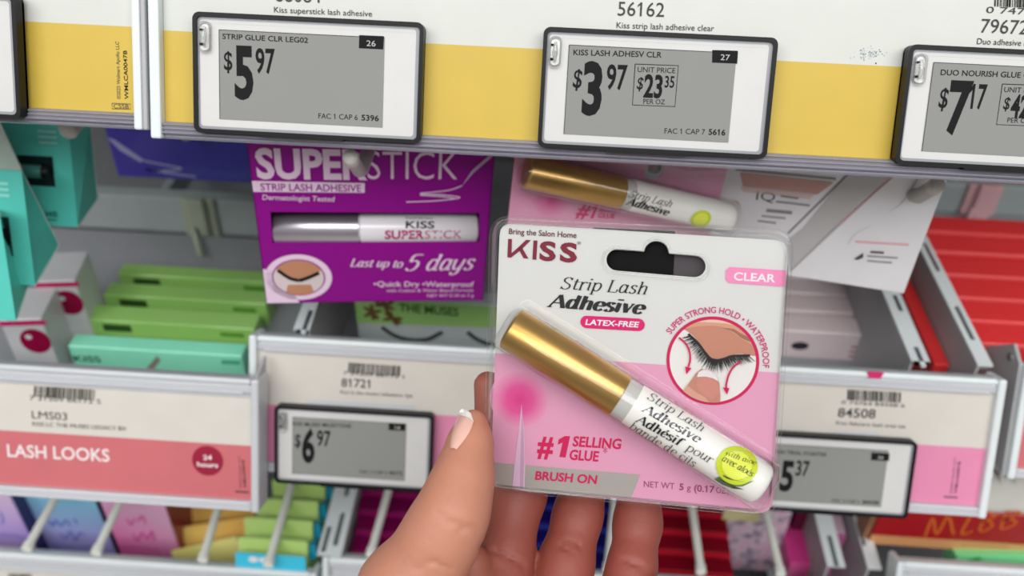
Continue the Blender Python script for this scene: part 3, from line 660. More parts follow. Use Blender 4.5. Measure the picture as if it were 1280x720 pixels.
for i, (y_, lb) in enumerate(((429, 'red carton, front one beside the slotted right divider'), (401, 'red carton, second from the front beside the right divider'), (373, 'red carton, third from the front beside the right divider'),
                        (345, 'red carton, fourth from the front beside the right divider'), (317, 'red carton, fifth from the front, under the pinkish clip'), (292, 'red carton, last of the row below the pinkish clip'))):
    A = atz(1275, y_ + 3, ZR)
    def prr(b, fr): b.flat([(0, -.0022), (.12, -.0022), (.12, -.0002), (0, -.0002)], -.0002, REDI)
    carton('lash_box', lb, 'lash box', (B2.x + .004, A.y, A.z), .12, .0195, .038, RED, prr, 'red cartons in the right tray', bev=.0012)

# ------------------------------------------------------------------ things hanging under the upper rail
def peg(label, tip, Y, z_rel=None, x_end=None, r=.0031, back=.64, m=PEG, bend=1):
    """wire peg: runs to the back, its tip bent up towards the shopper"""
    A = at(*tip, Y=Y); fr = Fr(A); t = thing('peg_hook', label, 'peg hook', fr, 'peg hooks')
    b = MB(fr); b.tube([(0, back - A.y, 0), (0, .004, 0)] + ([(0, 0, 0), (0, -.004, .002), (0, -.017, .016)] if bend else [(0, 0, 0)]), r, m, 14); b.build('rod', t)
    b = MB(fr); e = Vector((0, -.017, .016)) if bend else Vector((0, 0, 0)); d = Vector((0, -.6, .7)).normalized() if bend else Vector((0, -1, 0))
    b.tube([e - d * .004, e, e + d * .0012, e + d * .0018], [r * 1.05, r * 1.1, r * .9, r * .3], mat('peg_tip', (190, 186, 178), .35), 14); b.build('tip', t)
    b = MB(fr); b.box(-.012, .012, back - A.y, .661 - A.y, -.012, .012, MIDGREY, .001); b.build('back_plate', t)
def pose(c, D, yaw, elev):
    """frame of a flat rectangular face seen at four pixels, its middle at depth D"""
    a, e = math.radians(yaw), math.radians(elev); n = Vector((math.sin(a) * math.cos(e), -math.cos(a) * math.cos(e), math.sin(e)))
    mid = ray(sum(p[0] for p in c) / 4, sum(p[1] for p in c) / 4) * D
    P = [CAM + ray(*p) * (mid.dot(n) / ray(*p).dot(n)) for p in c]
    uy = -n; ux = ((P[1] - P[0]).normalized() + (P[2] - P[3]).normalized()); ux = (ux - uy * ux.dot(uy)).normalized(); uz = ux.cross(uy)
    R = Matrix((ux, uy, uz)).transposed(); return Fr(P[0], R), (P[1] - P[0]).length, (P[3] - P[0]).length
WHITEI = mat('pale_ink', (232, 206, 228), .45); WHITE2 = mat('white_print', (232, 228, 232), .45); SKIN1 = mat('print_skin', (190, 134, 104), .5); SKIN2 = mat('print_skin_dark', (140, 88, 62), .5)
# purple box
PURP = cardm('purple_card', (140, 0, 136), coat=.04, spec=.2); FP, wP, hP = pose([(309, 184), (619, 188), (605, 374), (334, 379)], .425, 10, -2)
PT = thing('glue_box', 'purple adhesive box with a silver-capped tube, hanging under the $5.97 tag', 'glue box', FP)
b = MB(FP); y = -.0003
win = [FP.loc(*p) for p in ((338, 265), (599, 266.5), (599, 302), (341, 304))]
dp = .017
hole = [win[0], win[3], win[2], win[1]]
outl = [(0, -hP), (wP, -hP), (wP, .012), (0, .012)]
b.plate(outl, 0, .0006, PURP, [[tuple(p) for p in hole]])
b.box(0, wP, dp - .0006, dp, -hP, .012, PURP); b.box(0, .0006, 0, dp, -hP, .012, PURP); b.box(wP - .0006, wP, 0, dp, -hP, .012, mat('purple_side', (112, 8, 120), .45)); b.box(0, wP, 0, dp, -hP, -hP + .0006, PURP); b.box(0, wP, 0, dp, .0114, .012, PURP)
b.tx('SUPER', (321.5, 222), (459, 223.5), 35, y, WHITEI, .035); b.tx('STICK', (459.5, 224), (571.5, 224.5), 35, y, WHITEI, -.008)
b.pxpoly([(314.7, 226), (455.8, 228.9), (455.8, 241), (316.6, 239.8)], y, WHITEI); b.tx('STRIP LASH ADHESIVE', (326, 238), (451.5, 239.6), 8.6, y - .0001, PURP, .012)
b.tx('Dermatologist Tested', (328, 249.5), (418.5, 252), 6.2, y, WHITEI, .008, .12)
b.sx('Last up to', (437.5, 333), (504, 334.5), 9.5, y, WHITEI, 1.25, .5, .3); b.sx('5 days', (506, 338), (594, 337), 19, y, WHITEI, 1.0, .45, .35)
b.tx('•Quick Dry •Waterproof', (467, 358), (592, 358.5), 6.2, y, WHITEI, .012); b.tx('with Cotton & Water Based Formula', (483, 365), (592, 364.5), 3.6, y, WHITEI); b.tx('NET WT 0.18 oz 5 g', (534, 371.5), (592, 371), 3.6, y, WHITEI)
b.pxpoly([(615, 191), (619, 193), (592, 216), (577, 233), (590, 213)], y, mat('silver_print', (196, 170, 200), .35))
for pts in ([(578, 232), (560, 238), (525, 242), (552, 243.5), (575, 247), (545, 251), (508, 252.5)], [(525, 244), (550, 245.5), (572, 248.5)]): b.line(pts, 1.5, y, WHITEI, True)
cc = FP.loc(373.5, 347, y); rx, rz = abs(FP.loc(415, 347, y).x - cc.x), abs(FP.loc(373.5, 318, y).y - cc.y)
b.flat(clip(disc(cc, rx, rz), [(.0005, -hP + .0003), (wP, -hP + .0003), (wP, 0), (.0005, 0)]), y, WHITEI)
b.flat([(.0003, -hP + .0003), (.016, -hP + .0003), (.008, -hP + .02), (.0003, -hP + .022)], y, WHITEI)
wn = disc(cc, rx * .76, rz * .76); b.flat(disc(cc, rx * .80, rz * .80), y - .0001, PURP); b.flat(wn, y - .0002, mat('print_pale', (214, 200, 200), .5))
def el(x, z): return (cc.x + x * rx, cc.y + z * rz)
b.flat(clip([el(-.75, .8), el(.8, .8), el(.62, .2), el(.1, -.05), el(-.1, -.1), el(-.62, .35)], wn), y - .0003, SKIN1)
b.flat(clip([el(-.35, -.3), el(.35, -.3), el(.5, -1), el(-.5, -1)], wn), y - .0003, SKIN1)
for pts in ([el(-.6, .35), el(-.3, .02), el(0, -.12)], [el(.62, .22), el(.3, .02), el(0, -.12)]): v, f = pen(smooth(pts, 5), .0016, .0022); b.add([(p[0], y - .0004, p[1]) for p in v], f, INK)
b.build('box', PT)
b = MB(FP); L0, L1 = FP.loc(342, 284.5, .006), FP.loc(597, 284.5, .006); rt = .0072; cy = .0062; TXM = L0.x + (L1.x - L0.x) * .43
b.tube([(TXM - .001, cy, L1.y), (L1.x - .001, cy, L1.y), (L1.x, cy, L1.y)], [rt, rt, rt * .7], mat('tube_white', (226, 222, 226), .25, coat=.5), 32)
b.map = cyl_wrap(FP, L1, Vector((1, 0)), rt + .0002, cy)
b.tx('KISS', (507, 285), (543, 285.5), 8.6, 0, INK, .02); b.tx('SUPER', (481, 298.5), (530, 298.3), 10, 0, mat('berry_print', (168, 22, 98), .45), .03); b.tx('STICK', (531, 298.3), (577, 298), 10, 0, MAT['berry_print'], -.005); b.tx('Bring the Salon Home', (507, 273.5), (541, 274), 2.6, 0, INKG)
b.map = None; tb = b.build('glue_tube', PT)
b = MB(FP); b.tube([(L0.x, cy, L1.y), (L0.x + .0006, cy, L1.y), (TXM - .002, cy, L1.y)], [rt * .8, rt, rt], mat('silver_cap', (196, 190, 200), .28, metal=.85), 32); b.build('cap', tb, 'silver cap')
b = MB(FP); b.tube([(TXM - .002, cy, L1.y), (TXM + .002, cy, L1.y)], rt * .93, GREYPL, 28); b.build('collar', tb)
peg('grey peg hook poking through the top lettering of the purple box', (452, 212), .329, r=.0030)

# second gold-capped pack, still on its hook
FK, wK, hK = pose([(646, 176), (917, 184), (927, 318), (664, 322)], .405, 12, 2)
def gold_mat(): return mat('gold_metal', (192, 152, 84), .33, metal=.9, var=.03)
KP = thing('adhesive_pack', 'pink adhesive pack with a gold-capped tube still hanging under the $3.97 tag', 'adhesive pack', FK)
PKC = cardm('pack_pink', (222, 156, 186)); PKW = cardm('pack_white', (228, 228, 226))
b = MB(FK); kx, kz = FK.loc(815, 214), 0
eh = disc(FK.loc(818, 214), .0042, .0042, 20)
b.plate(rr(0, -hK - .02, wK, .018, .003), 0, .0006, PKC, [list(reversed(eh))]); y = -.0003
b.pxpoly([(820, 192), (905, 200), (910, 212), (860, 214), (824, 205)], y, cardm('pack_rose', (206, 122, 160)))
gp = FK.loc(690, 250, y); b.flat(disc(gp, .010), y, gradient('rose_glow', [(0, (206, 40, 130)), (1, (222, 156, 186))], (gp.x, y, gp.y), (gp.x + .010, y, gp.y), radial=True))
b.tx('#1', (719, 271), (744, 273), 17, y - .0001, MAG, .02, .15); b.tx('SELLING', (748, 264), (775, 266), 7, y - .0001, MAG, .015); b.tx('GLUE', (747, 272), (768, 273), 6, y - .0001, MAG, .015)
b.build('card', KP)
def tube_on(fr, parent, A, Bp, r, yc, frac, prints, W_=.0):
    """gold-capped tube lying on a card from A (cap end) to Bp (round end), both in card coordinates"""
    e = (Bp - A).normalized(); L = (Bp - A).length; P3 = lambda u, y_: (A.x + e.x * u, y_, A.y + e.y * u)
    b = MB(fr); b.tube([P3(L * frac + .0045, yc), P3(L - .004, yc), P3(L - .0015, yc), P3(L - .0003, yc), P3(L, yc)], [r * .97, r * .97, r * .93, r * .8, r * .55], mat('tube_gloss_white', (230, 228, 222), .25, coat=.6), 40)
    qv = Vector((-e.y, e.x))
    wrap = cyl_wrap(fr, A, e, r + .00025, yc)
    b.map = wrap; prints(b, qv, e); b.map = None
    t = b.build('glue_tube', parent)
    b = MB(fr); b.tube([P3(0, yc), P3(.0004, yc), P3(.001, yc), P3(L * frac - .0004, yc), P3(L * frac, yc)], [r * .8, r * .96, r, r, r * .97], gold_mat(), 48); b.build('cap', t, 'gold cap')
    b = MB(fr); b.tube([P3(L * frac, yc), P3(L * frac + .005, yc)], r * .93, clear('collar_clear', (226, 226, 222), .75, (206, 205, 200), .15), 40); b.build('collar', t, 'translucent collar')
    return t, P3, e, L
def badge(b, fr, c, rad, y, leafs):
    LIME = mat('lime_badge', (190, 204, 24), .4); LM2 = mat('lime_light', (214, 222, 70), .4); LF = mat('aloe_leaf', (70, 110, 30), .5); LF2 = mat('aloe_dark', (44, 62, 24), .5)
    b.flat(disc(c, rad), y, LIME); b.flat(disc(c, rad * .72), y, LM2)
    if leafs:
        for q_, m_ in leafs: b.pxpoly(q_, y, m_ and LF or LF2)
A, Bp = FK.loc(657, 213, -.007), FK.loc(913, 272, -.007)
def prk(b, qv, e):
    y = -.014
    b.sx('Strip Lash', (785, 246), (838, 259), 9, y, INKG, .75, .3); b.sx('Adhesive', (782, 255), (835, 270), 9, y, INK, 1.5, .5)
    badge(b, FK, FK.loc(876, 274, y), .0046, y, None)
tube_on(FK, KP, A, Bp, .0072, -.0074, .445, prk)
b = MB(FK); b.plate(rr(-.001, -hK - .021, wK + .001, .019, .003), -.0012, .0003, SHELL, [list(reversed(eh))])
e = (Bp - A).normalized(); b.tube([(A.x - e.x * .002, -.0074, A.y - e.y * .002), (A.x, -.0074, A.y), (Bp.x, -.0074, Bp.y), (Bp.x + e.x * .002, -.0074, Bp.y + e.y * .002)], [.006, .0084, .0084, .006], SHELL, 28); b.build('blister', KP, 'clear plastic blister')
peg('pale peg tip in the pink adhesive pack behind the held one', (818, 209), .352, r=.0030, bend=0, m=ROD)

# white brush box
FWB = Fr(at(896, 196, Y=.372), rot(yaw=-10)); wW = .099; hW = .105
WB = thing('glue_box', 'white box with a diagonal grey brush hanging right of the held pack', 'brush box', FWB)
xr = FWB.loc(1177, 229).x; hW = -FWB.loc(1130, 368).y; xr = max(xr, FWB.loc(1130, 367).x)
b = MB(FWB); b.box(0, xr, 0, .020, -hW, .03, cardm('box_white', (224, 222, 226)), .0006, 1); y = -.0003
b.pxpoly([(925, 216), (1042, 228), (1022, 243), (929, 233)], y, mat('rose_tan', (196, 150, 142), .5)); b.pxpoly([(926, 234), (1018, 244), (1012, 249), (929, 240)], y, mat('rose_tan_pale', (214, 190, 186), .5))
b.pxpoly([(1070, 204), (1125, 213), (988, 340), (984, 300), (1004, 285)], y, mat('brush_grey', (184, 182, 182), .4)); b.line([(1062, 216), (985, 292)], 2.2, y - .0001, mat('brush_line', (120, 114, 116), .5)); b.line([(1122, 215), (1040, 288), (989, 338)], 1.8, y - .0001, mat('brush_line2', (156, 148, 148), .5))
b.line([(1120, 217), (1050, 280)], 3, y - .0001, mat('rose_line', (222, 170, 176), .5)); b.line([(1158, 205), (1130, 250), (1107, 268)], 3, y, mat('soft_grey', (178, 174, 178), .5), True, True)
b.line([(1088, 282), (1070, 292), (1060, 305)], 1.5, y, mat('soft_grey2', (206, 200, 208), .5), True)
b.line([(1069, 302), (1136, 306)], 3.2, y, MAT['rose_line']); b.line([(1088, 315), (1105, 316)], 3.4, y, INKG)
for k, (a_, c_) in enumerate((((1084, 320), (1122, 322.5)), ((1084, 326), (1115, 328.5)))): b.line([a_, c_], 2.6, y, mat('pale_grey_ink', (140, 136, 138), .5))
b.pxpoly([(1067, 324), (1079, 316), (1079, 322), (1072, 325)], y, INKG)
b.tx('IQ', (945, 250), (968, 252), 11, y, INKG, -.01)
for a_, c_, w_ in (((976, 245), (998, 248), 3), ((970, 252), (1012, 257), 2.6), ((958, 263), (990, 266), 5), ((952, 270), (982, 273), 2.4), ((947, 276), (970, 279), 2.4)): b.line([a_, c_], w_, y, MAT['pale_grey_ink'])
b.line([(920, 212), (1045, 224)], 3, y, MAT['pale_grey_ink']); b.build('box', WB)
peg('bent grey peg hook in front of the white brush box', (1143, 244), .356, r=.0033)

# teal mascara boxes at the left
TEAL = cardm('teal_card', (88, 202, 188)); TEALD = mat('teal_side', (64, 140, 134), .5); DARKW = mat('window_dark', (26, 38, 42), .2, coat=.5)
def teal(label, bt, bb, fb, ft, Y, w, head=None, win=None, logo=None):
    """hanging box: bt, bb = its back right edge (top, bottom), fb, ft = its front right edge, as seen; head = upper end of the hang card"""
    BB = at(*bb, Y=Y); FB_ = atz(*fb, BB.z - EYE); BT = at(*bt, Y=Y); yf = FB_.y; FT_ = at(*ft, Y=Y - (Y - yf) * .45)
    fr = Fr(BT); t = thing('mascara_box', label, 'mascara box', fr, 'teal boxes hanging at the left'); b = MB(I3)
    R = [BT, BB, FB_, FT_]; lv = Vector((-w, 0, 0)); V = R + [p + lv for p in R]
    b.add(V, [(0, 1, 2, 3), (7, 6, 5, 4), (1, 5, 6, 2), (0, 4, 5, 1), (0, 3, 7, 4)], TEAL); b.add(V, [(2, 6, 7, 3)], TEAL)
    n = (FT_ - FB_).cross(lv).normalized(); n = n if n.y < 0 else -n
    Q = lambda u, v, k=.0003: FT_ + lv * (1 - u) + (FB_ - FT_) * v + n * k
    def quad_(u0, u1, v0, v1, m, k=.0003): b.add([Q(u0, v0, k), Q(u1, v0, k), Q(u1, v1, k), Q(u0, v1, k)], [(0, 1, 2, 3)], m)
    PALE = mat('teal_pale', (150, 226, 216), .5)
    for k in range(3): quad_(.60, .84, .10 + .05 * k, .125 + .05 * k, PALE)
    if logo:
        u, v = logo; INKT = mat('teal_ink', (30, 84, 84), .5)
        for (a_, c_, d_, e_) in ((0, .02, 0, .05), (.05, .07, 0, .05), (0, .07, .02, .03), (.09, .11, 0, .05), (.09, .14, 0, .012), (.13, .145, 0, .05), (.09, .14, .04, .05), (0, .14, .075, .085)): quad_(u + a_, u + c_, v + d_, v + e_, INKT)
    # pale cut edges of the card
    b.tube([BT, BB], .00035, mat('card_edge', (190, 206, 202), .6), 6); b.tube([BB, FB_], .00035, MAT['card_edge'], 6)
    b.build('box', t)
    if head:
        H0 = at(*head, Y=Y); b = MB(I3); b.add([BT, H0, H0 + lv, BT + lv], [(0, 1, 2, 3)], WHITEP); k = Vector((0, .0008, 0))
        b.add([BT + k, H0 + k, H0 + lv + k, BT + lv + k], [(3, 2, 1, 0)], WHITEP); b.add([BT, H0, H0 + k, BT + k], [(0, 1, 2, 3)], WHITEP); b.build('hang_card', t, 'white hang card above the teal box')
    if win:
        u0, u1, v0, v1 = win; b = MB(I3); b.add([Q(u0, v0, .0004), Q(u1, v0, .0004), Q(u1, v1, .0004), Q(u0, v1, .0004)], [(0, 1, 2, 3)], DARKW); b.build('window', t, 'dark window')
        vm = (v0 + v1) / 2; r_ = (FT_ - FB_).length * (v1 - v0) * .22; b = MB(I3)
        b.tube([Q(u0 + .02, vm, .001), Q(u1 - .12, vm, .001)], r_, mat('teal_tube', (70, 130, 124), .3), 12); b.tube([Q(u1 - .12, vm, .001), Q(u1 - .03, vm, .001)], r_ * 1.1, BLACKP, 12); b.build('tube', t)
    return t
teal('teal box with a dark window, right one of the teal boxes, beside the violet pack', (112, 150), (122, 248), (97, 284), (85, 150), .405, .040, None, (.30, .76, .34, .62), (.60, .86))
teal('white-topped teal box hanging at the left edge in front of the other teal boxes', (27, 213), (74, 306), (44, 357), (27, 214), .375, .045, (-20, 110), (.42, .80, .40, .74))
teal('teal box hanging lowest at the left edge, below the white-topped one', (-2, 262), (37, 351), (20, 401), (-1, 264), .352, .045)
peg('pale peg tip above the right teal box', (85, 163), .352, bend=0, r=.004, m=WHITEP)
# violet pack further back
VIO = cardm('violet_card', (74, 60, 176)); FV = Fr(at(128, 152, Y=.50), rot(yaw=0)); wv = FV.loc(330, 200).x; hv = -FV.loc(250, 226).y
o, _ = carton('glue_box', 'violet box with a pale brush stroke hanging at the back left', 'glue box', FV.O, wv, .018, hv, VIO,
    lambda b, fr: [b.pxpoly([(134, 172), (142, 174), (180, 200), (176, 203), (150, 188)], -.0003, mat('lilac_ink', (184, 176, 224), .5)), b.line([(180, 201), (205, 206), (227, 211), (200, 214), (182, 212), (215, 217), (245, 221)], 2.4, -.0003, MAT['lilac_ink'], True)])
peg('peg hook carrying the violet box at the back left', (232, 170), .49, bend=0)

# ------------------------------------------------------------------ packs in the bottom trays
def arm(label, p0, p1, Z=ZB2, r=.0028, m=ROD):
    A, Bq = atz(*p0, Z), atz(*p1, Z); d = (Bq - A).normalized(); A = A + d * .003; fr = Fr(A); t = thing('display_hook', label, 'display hook', fr, 'white hooks of the bottom trays')
    e = A + d * ((.66 - A.y) / d.y); b = MB(fr); b.tube([(0, 0, 0), tuple(e - A)], r, m, 10); b.build('rod', t)
    b = MB(fr); b.tube([(0, -.0008, 0), tuple(d * .004)], r * 1.25, m, 10); b.build('tip', t); return t
arm('white hook through the lavender and blue packs, leftmost in the bottom row', (31, 690), (69, 623)); arm('white hook between the blue and the pink pack', (118, 695), (150, 628))
arm('white hook through the yellow and orange packs', (252, 704), (275, 628)); arm('white hook across the lime green packs', (334, 710), (363, 611))
arm('white hook across the magenta packs left of the thumb', (462, 697), (486, 612)); arm('white hook across the navy packs between the middle and ring fingers', (759, 716), (768, 630))
arm('white hook across the red packs right of the ring finger', (877, 719), (866, 641)); arm('white hook across the lilac flowered pack', (977, 722), (960, 650))
def pack(label, cat, A, w, h, d, m, side=None, prints=None, group=None, yaw=0, tilt=0, roll=0):
    fr = Fr(A, rot(yaw, tilt, roll)); b = MB(fr); b.box(0, w, .0012, d, -h, 0, side or m, .0006, 1); b.plate(rr(0, -h, w, 0, .001, 2), 0, .0011, m)
    if prints: prints(b, fr)
    return tag(b.build('lash_pack'), label, cat, group), fr
def blend(n, top, bot, h, w=0): return gradient(n, [(0, top), (1, bot)], (0, 0, -h * .15), (w, 0, -h * .85), .3, coat=.3)
NAVY = cardm('navy_card', (28, 10, 96)); DMAG = cardm('deep_magenta_card', (160, 4, 66)); PINKI = mat('pink_scribble', (226, 70, 160), .5); BLUEI = mat('blue_scribble', (112, 126, 214), .5)
def scribble(px, m):
    def f(b, fr):
        for q_ in px: b.line(q_, 2.2, -.0003, m, True)
    return f
YP = .392
def face_at(p, Y): return at(*p, Y=Y)
# lavender, blue and pink packs hang square to the front
A = face_at((-62, 600), YP - .012); w = face_at((8, 612), YP - .012).x - A.x
pack('lavender pack with navy side cut by the left edge of the photo, bottom row', 'lash pack', A, w, A.z - EYE + .640, .034, blend('lavender_blend', (238, 208, 242), (184, 150, 232), .07), NAVY, scribble([[(0, 640), (4, 650), (2, 655)], [(0, 668), (20, 670), (32, 674)]], BLUEI))
A = face_at((24, 606), YP); w = face_at((110, 606), YP).x - A.x
pack('sky blue to violet pack with navy side between two white hooks', 'lash pack', A, w, A.z - EYE + .640, .030, blend('blue_blend', (150, 228, 255), (186, 178, 246), .07), NAVY,
     scribble([[(62, 651), (66, 658), (70, 650), (76, 658), (82, 650), (88, 658)], [(92, 648), (97, 655)], [(76, 667), (82, 674), (88, 664), (94, 676), (100, 666), (106, 670)], [(64, 682), (90, 683), (118, 685)]], BLUEI))
A = face_at((117, 606), YP); w = face_at((199, 612), YP).x - A.x
pack('hot pink pack with deep magenta side right of the blue pack', 'lash pack', A, w, A.z - EYE + .640, .034, blend('pink_blend', (252, 194, 228), (255, 104, 186), .07, -.03), DMAG,
     scribble([[(158, 648), (164, 656), (168, 648)], [(172, 652), (178, 645), (182, 655)], [(166, 668), (172, 676), (178, 666), (184, 674), (190, 664), (193, 676)], [(152, 684), (176, 685), (200, 688)]], PINKI))
# yellow and orange packs with their right edges lifted
for i, (lb, p, Y, rl, c1, c2) in enumerate((('yellow pack, front one of the tilted yellow and orange trio', (213, 689), .385, 18, (255, 246, 140), (244, 238, 150)), ('amber pack, middle one of the tilted yellow and orange trio', (224, 660), .405, 14, (255, 222, 116), (250, 196, 104)),
                        ('orange pack, rear one of the tilted yellow and orange trio under the LASH LOOKS strip', (232, 630), .425, 8, (252, 204, 110), (236, 190, 90)))):
    A = face_at(p, Y); pack(lb, 'lash pack', A, .052, .05, .0022, gradient('sun_blend_%s' % 'abc'[i], [(0, c1), (1, c2)], (0, 0, -.005), (.05, 0, -.02), .35, coat=.3), mat('amber_side', (190, 92, 60), .5), None, 'yellow and orange packs in the bottom left tray', 0, 22, rl)
# lime packs, one behind the other
LIME = cardm('lime_card', (190, 222, 130)); CYAN = cardm('cyan_card', (60, 200, 232)); TEALT = cardm('teal_tab', (22, 150, 178))
ZL = -.517
for i, (lb, pl, pr) in enumerate((('cyan fronted pack, first of the lime green row above the bottom left tray rim', (294, 691), (382, 696)), ('lime green pack directly behind the cyan one', (298, 672), (385, 675)),
        ('lime green pack, second behind the cyan one', (305, 647), (391, 650)), ('lime green pack, third behind the cyan one', (320, 623), (398, 626)), ('lime green pack at the back of the row under the 81721 strip', (340, 600), (406, 604)))):
    A, Bq = atz(*pl, ZL), atz(*pr, ZL)
    def prl(b, fr, i=i):
        if i == 0: b.flat(disc((.012, -.004), .0032, .0022), -.0003, WHITE2); b.flat(disc((.018, -.004), .0024, .0018), -.0003, WHITE2)
        else: b.plate(rr(Bq.x - A.x - .0005, -.016, Bq.x - A.x + .005, -.004, .002), .003, .006, TEALT)
    pack(lb, 'lash pack', A, Bq.x - A.x, .055, .0022, CYAN if i == 0 else LIME, mat('lime_side', (196, 222, 150), .5), prl, 'lime packs in the bottom left tray', 0, 20)
def row(lbs, pxs, Z, m, m2, group, line=None, d=None, h=.055):
    for (lb, (pl, pr)) in zip(lbs, pxs):
        A, Bq = atz(*pl, Z), atz(*pr, Z)
        def pr_(b, fr):
            w_ = Bq.x - A.x
            if line: b.flat([(0, -.0065), (w_, -.0065), (w_, -.0005), (0, -.0005)], -.0003, line)
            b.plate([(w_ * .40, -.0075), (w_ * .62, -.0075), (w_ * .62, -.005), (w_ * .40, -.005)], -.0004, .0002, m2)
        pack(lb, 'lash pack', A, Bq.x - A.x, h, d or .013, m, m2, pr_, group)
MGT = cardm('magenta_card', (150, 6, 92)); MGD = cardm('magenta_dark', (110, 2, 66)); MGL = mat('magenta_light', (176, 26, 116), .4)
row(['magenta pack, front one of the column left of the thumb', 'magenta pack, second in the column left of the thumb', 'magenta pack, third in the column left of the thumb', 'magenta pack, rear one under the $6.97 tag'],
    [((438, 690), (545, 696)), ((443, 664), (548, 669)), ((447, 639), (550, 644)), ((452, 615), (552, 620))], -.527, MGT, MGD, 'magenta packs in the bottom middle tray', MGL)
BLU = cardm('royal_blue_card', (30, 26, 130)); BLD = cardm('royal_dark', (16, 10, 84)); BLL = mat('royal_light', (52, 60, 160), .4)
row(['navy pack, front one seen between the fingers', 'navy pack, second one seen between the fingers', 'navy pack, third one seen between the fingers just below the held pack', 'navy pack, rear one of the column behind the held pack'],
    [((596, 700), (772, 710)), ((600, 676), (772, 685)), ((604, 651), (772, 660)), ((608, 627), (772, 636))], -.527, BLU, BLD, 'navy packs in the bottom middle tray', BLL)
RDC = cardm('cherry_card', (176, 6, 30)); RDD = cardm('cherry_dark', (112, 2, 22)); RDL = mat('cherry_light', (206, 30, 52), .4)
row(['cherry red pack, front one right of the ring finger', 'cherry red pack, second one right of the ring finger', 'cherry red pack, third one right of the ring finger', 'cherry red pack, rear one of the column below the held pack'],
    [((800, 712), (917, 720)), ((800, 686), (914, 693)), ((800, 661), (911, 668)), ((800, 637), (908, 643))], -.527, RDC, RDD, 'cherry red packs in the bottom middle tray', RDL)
# lilac flowered pack and its magenta neighbour
def flowers():
    m = bpy.data.materials.new('flower_print'); m.use_nodes = True; t = m.node_tree; b = t.nodes['Principled BSDF']; b.inputs['Roughness'].default_value = .35
    tcn = t.nodes.new('ShaderNodeTexCoord'); vo = t.nodes.new('ShaderNodeTexNoise'); vo.inputs['Scale'].default_value = 90; vo.inputs['Detail'].default_value = 2; r = t.nodes.new('ShaderNodeValToRGB'); e = r.color_ramp.elements
    for k, (p, c) in enumerate(((.30, (130, 100, 134)), (.42, (186, 164, 186)), (.50, (226, 214, 224)), (.60, (232, 170, 204)), (.68, (242, 236, 236)))):
        if k > 1: e.new(p)
        e[k].position = p; e[k].color = lin(c)
    t.links.new(tcn.outputs['Object'], vo.inputs['Vector']); t.links.new(vo.outputs[0], r.inputs[0]); t.links.new(r.outputs[0], b.inputs['Base Color']); return m
A, Bq = face_at((906, 636), .415), face_at((990, 642), .415)
pack('lilac and white flowered pack below the lower right corner of the held pack', 'lash pack', A, Bq.x - A.x, .07, .03, flowers(), cardm('lilac_side', (96, 30, 66)),
     lambda b, fr: b.flat([(0, -.012), (.026, -.012), (.026, 0), (0, 0)], -.0003, mat('straw_print', (214, 208, 150), .5)))
A, Bq = atz(996, 640, -.525), atz(1012, 640, -.525)
pack('dark maroon pack squeezed between the flowered pack and the grey divider', 'lash pack', A, Bq.x - A.x, .05, .10, cardm('maroon_card', (96, 4, 48)), cardm('maroon_dark', (70, 2, 40)))
A = atz(988, 705, -.545); pack('pink pack low beside the flowered pack', 'lash pack', A, .026, .04, .05, cardm('candy_card', (222, 84, 152)), cardm('candy_side', (214, 60, 140)))
A = atz(1041, 668, -.530); pack('pale pink pack between the two lower grey dividers', 'lash pack', A, .010, .05, .09, cardm('candy_pale', (214, 120, 172)), cardm('shell_pink', (224, 190, 206)))
A = atz(1094, 645, -.53); pack('small pink pack left of the red box with orange brush lettering', 'lash pack', A, .014, .03, .02, cardm('orchid_card', (222, 96, 176)), None)
# MLBB box
FM = Fr(at(1126, 586, Y=.392), rot()); wM = .16; zr0, zr1, zt1 = FM.loc(1200, 639).y, FM.loc(1200, 675).y, FM.loc(1200, 687).y
MB_ = thing('lash_box', 'red lash box with orange brush lettering and a white lash tray, lower right corner', 'lash box', FM)
b = MB(FM); b.box(0, wM, 0, .045, zt1, zr0, cardm('brick_red', (176, 24, 32)), .0006, 1); y = -.0003
b.flat([(0, zt1 + .0005), (wM, zt1 + .0005), (wM, zr1), (0, zr1)], y, cardm('tan_strip', (226, 164, 110)))
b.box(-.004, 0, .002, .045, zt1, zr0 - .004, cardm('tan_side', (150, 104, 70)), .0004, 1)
OR = mat('orange_brush_print', (214, 108, 48), .4)
for pts in ([(1156, 671), (1166, 648), (1171, 668), (1185, 646), (1192, 668)], [(1213, 645), (1202, 667), (1216, 664)], [(1232, 642), (1225, 664), (1240, 658), (1236, 651), (1228, 652), (1244, 645), (1232, 642)], [(1258, 640), (1252, 661), (1270, 654), (1262, 648), (1254, 650), (1276, 641), (1258, 640)]):
    b.line(pts, 3.6, y, OR, True)
b.line([(1200, 681), (1262, 684)], 2, y - .0001, mat('tan_ink', (180, 130, 70), .5)); b.build('body', MB_)
b = MB(FM); b.box(.0, wM, .001, .045, zr0 + .0005, 0, cardm('tray_white', (226, 224, 218)), .0008, 1); b.flat([(0, zr0 + .0007), (wM, zr0 + .0007), (wM, zr0 + .0035), (0, zr0 + .0035)], .0007, WHITEP)
rng = random.Random(8)
for k in range(34):
    px = 1200 + k * 2.6; b.line([(px, 586 + rng.random() * 4), (px + rng.uniform(2, 7), 598 + rng.uniform(0, 12))], 1.5, .0006, INKG, False, True)
b.build('lash_tray', MB_, 'white tray printed with dark lashes')
A = at(1196, 694, Y=.385); pack('mint green pack just showing above the bottom right tray rim', 'lash pack', A, .06, .03, .02, cardm('fresh_mint', (130, 232, 160)), None, lambda b, fr: b.flat([(.002, -.006), (.014, -.001), (.018, -.003), (.006, -.008)], -.0003, mat('leaf_print', (70, 170, 100), .5)), None, 0, 20, 4)

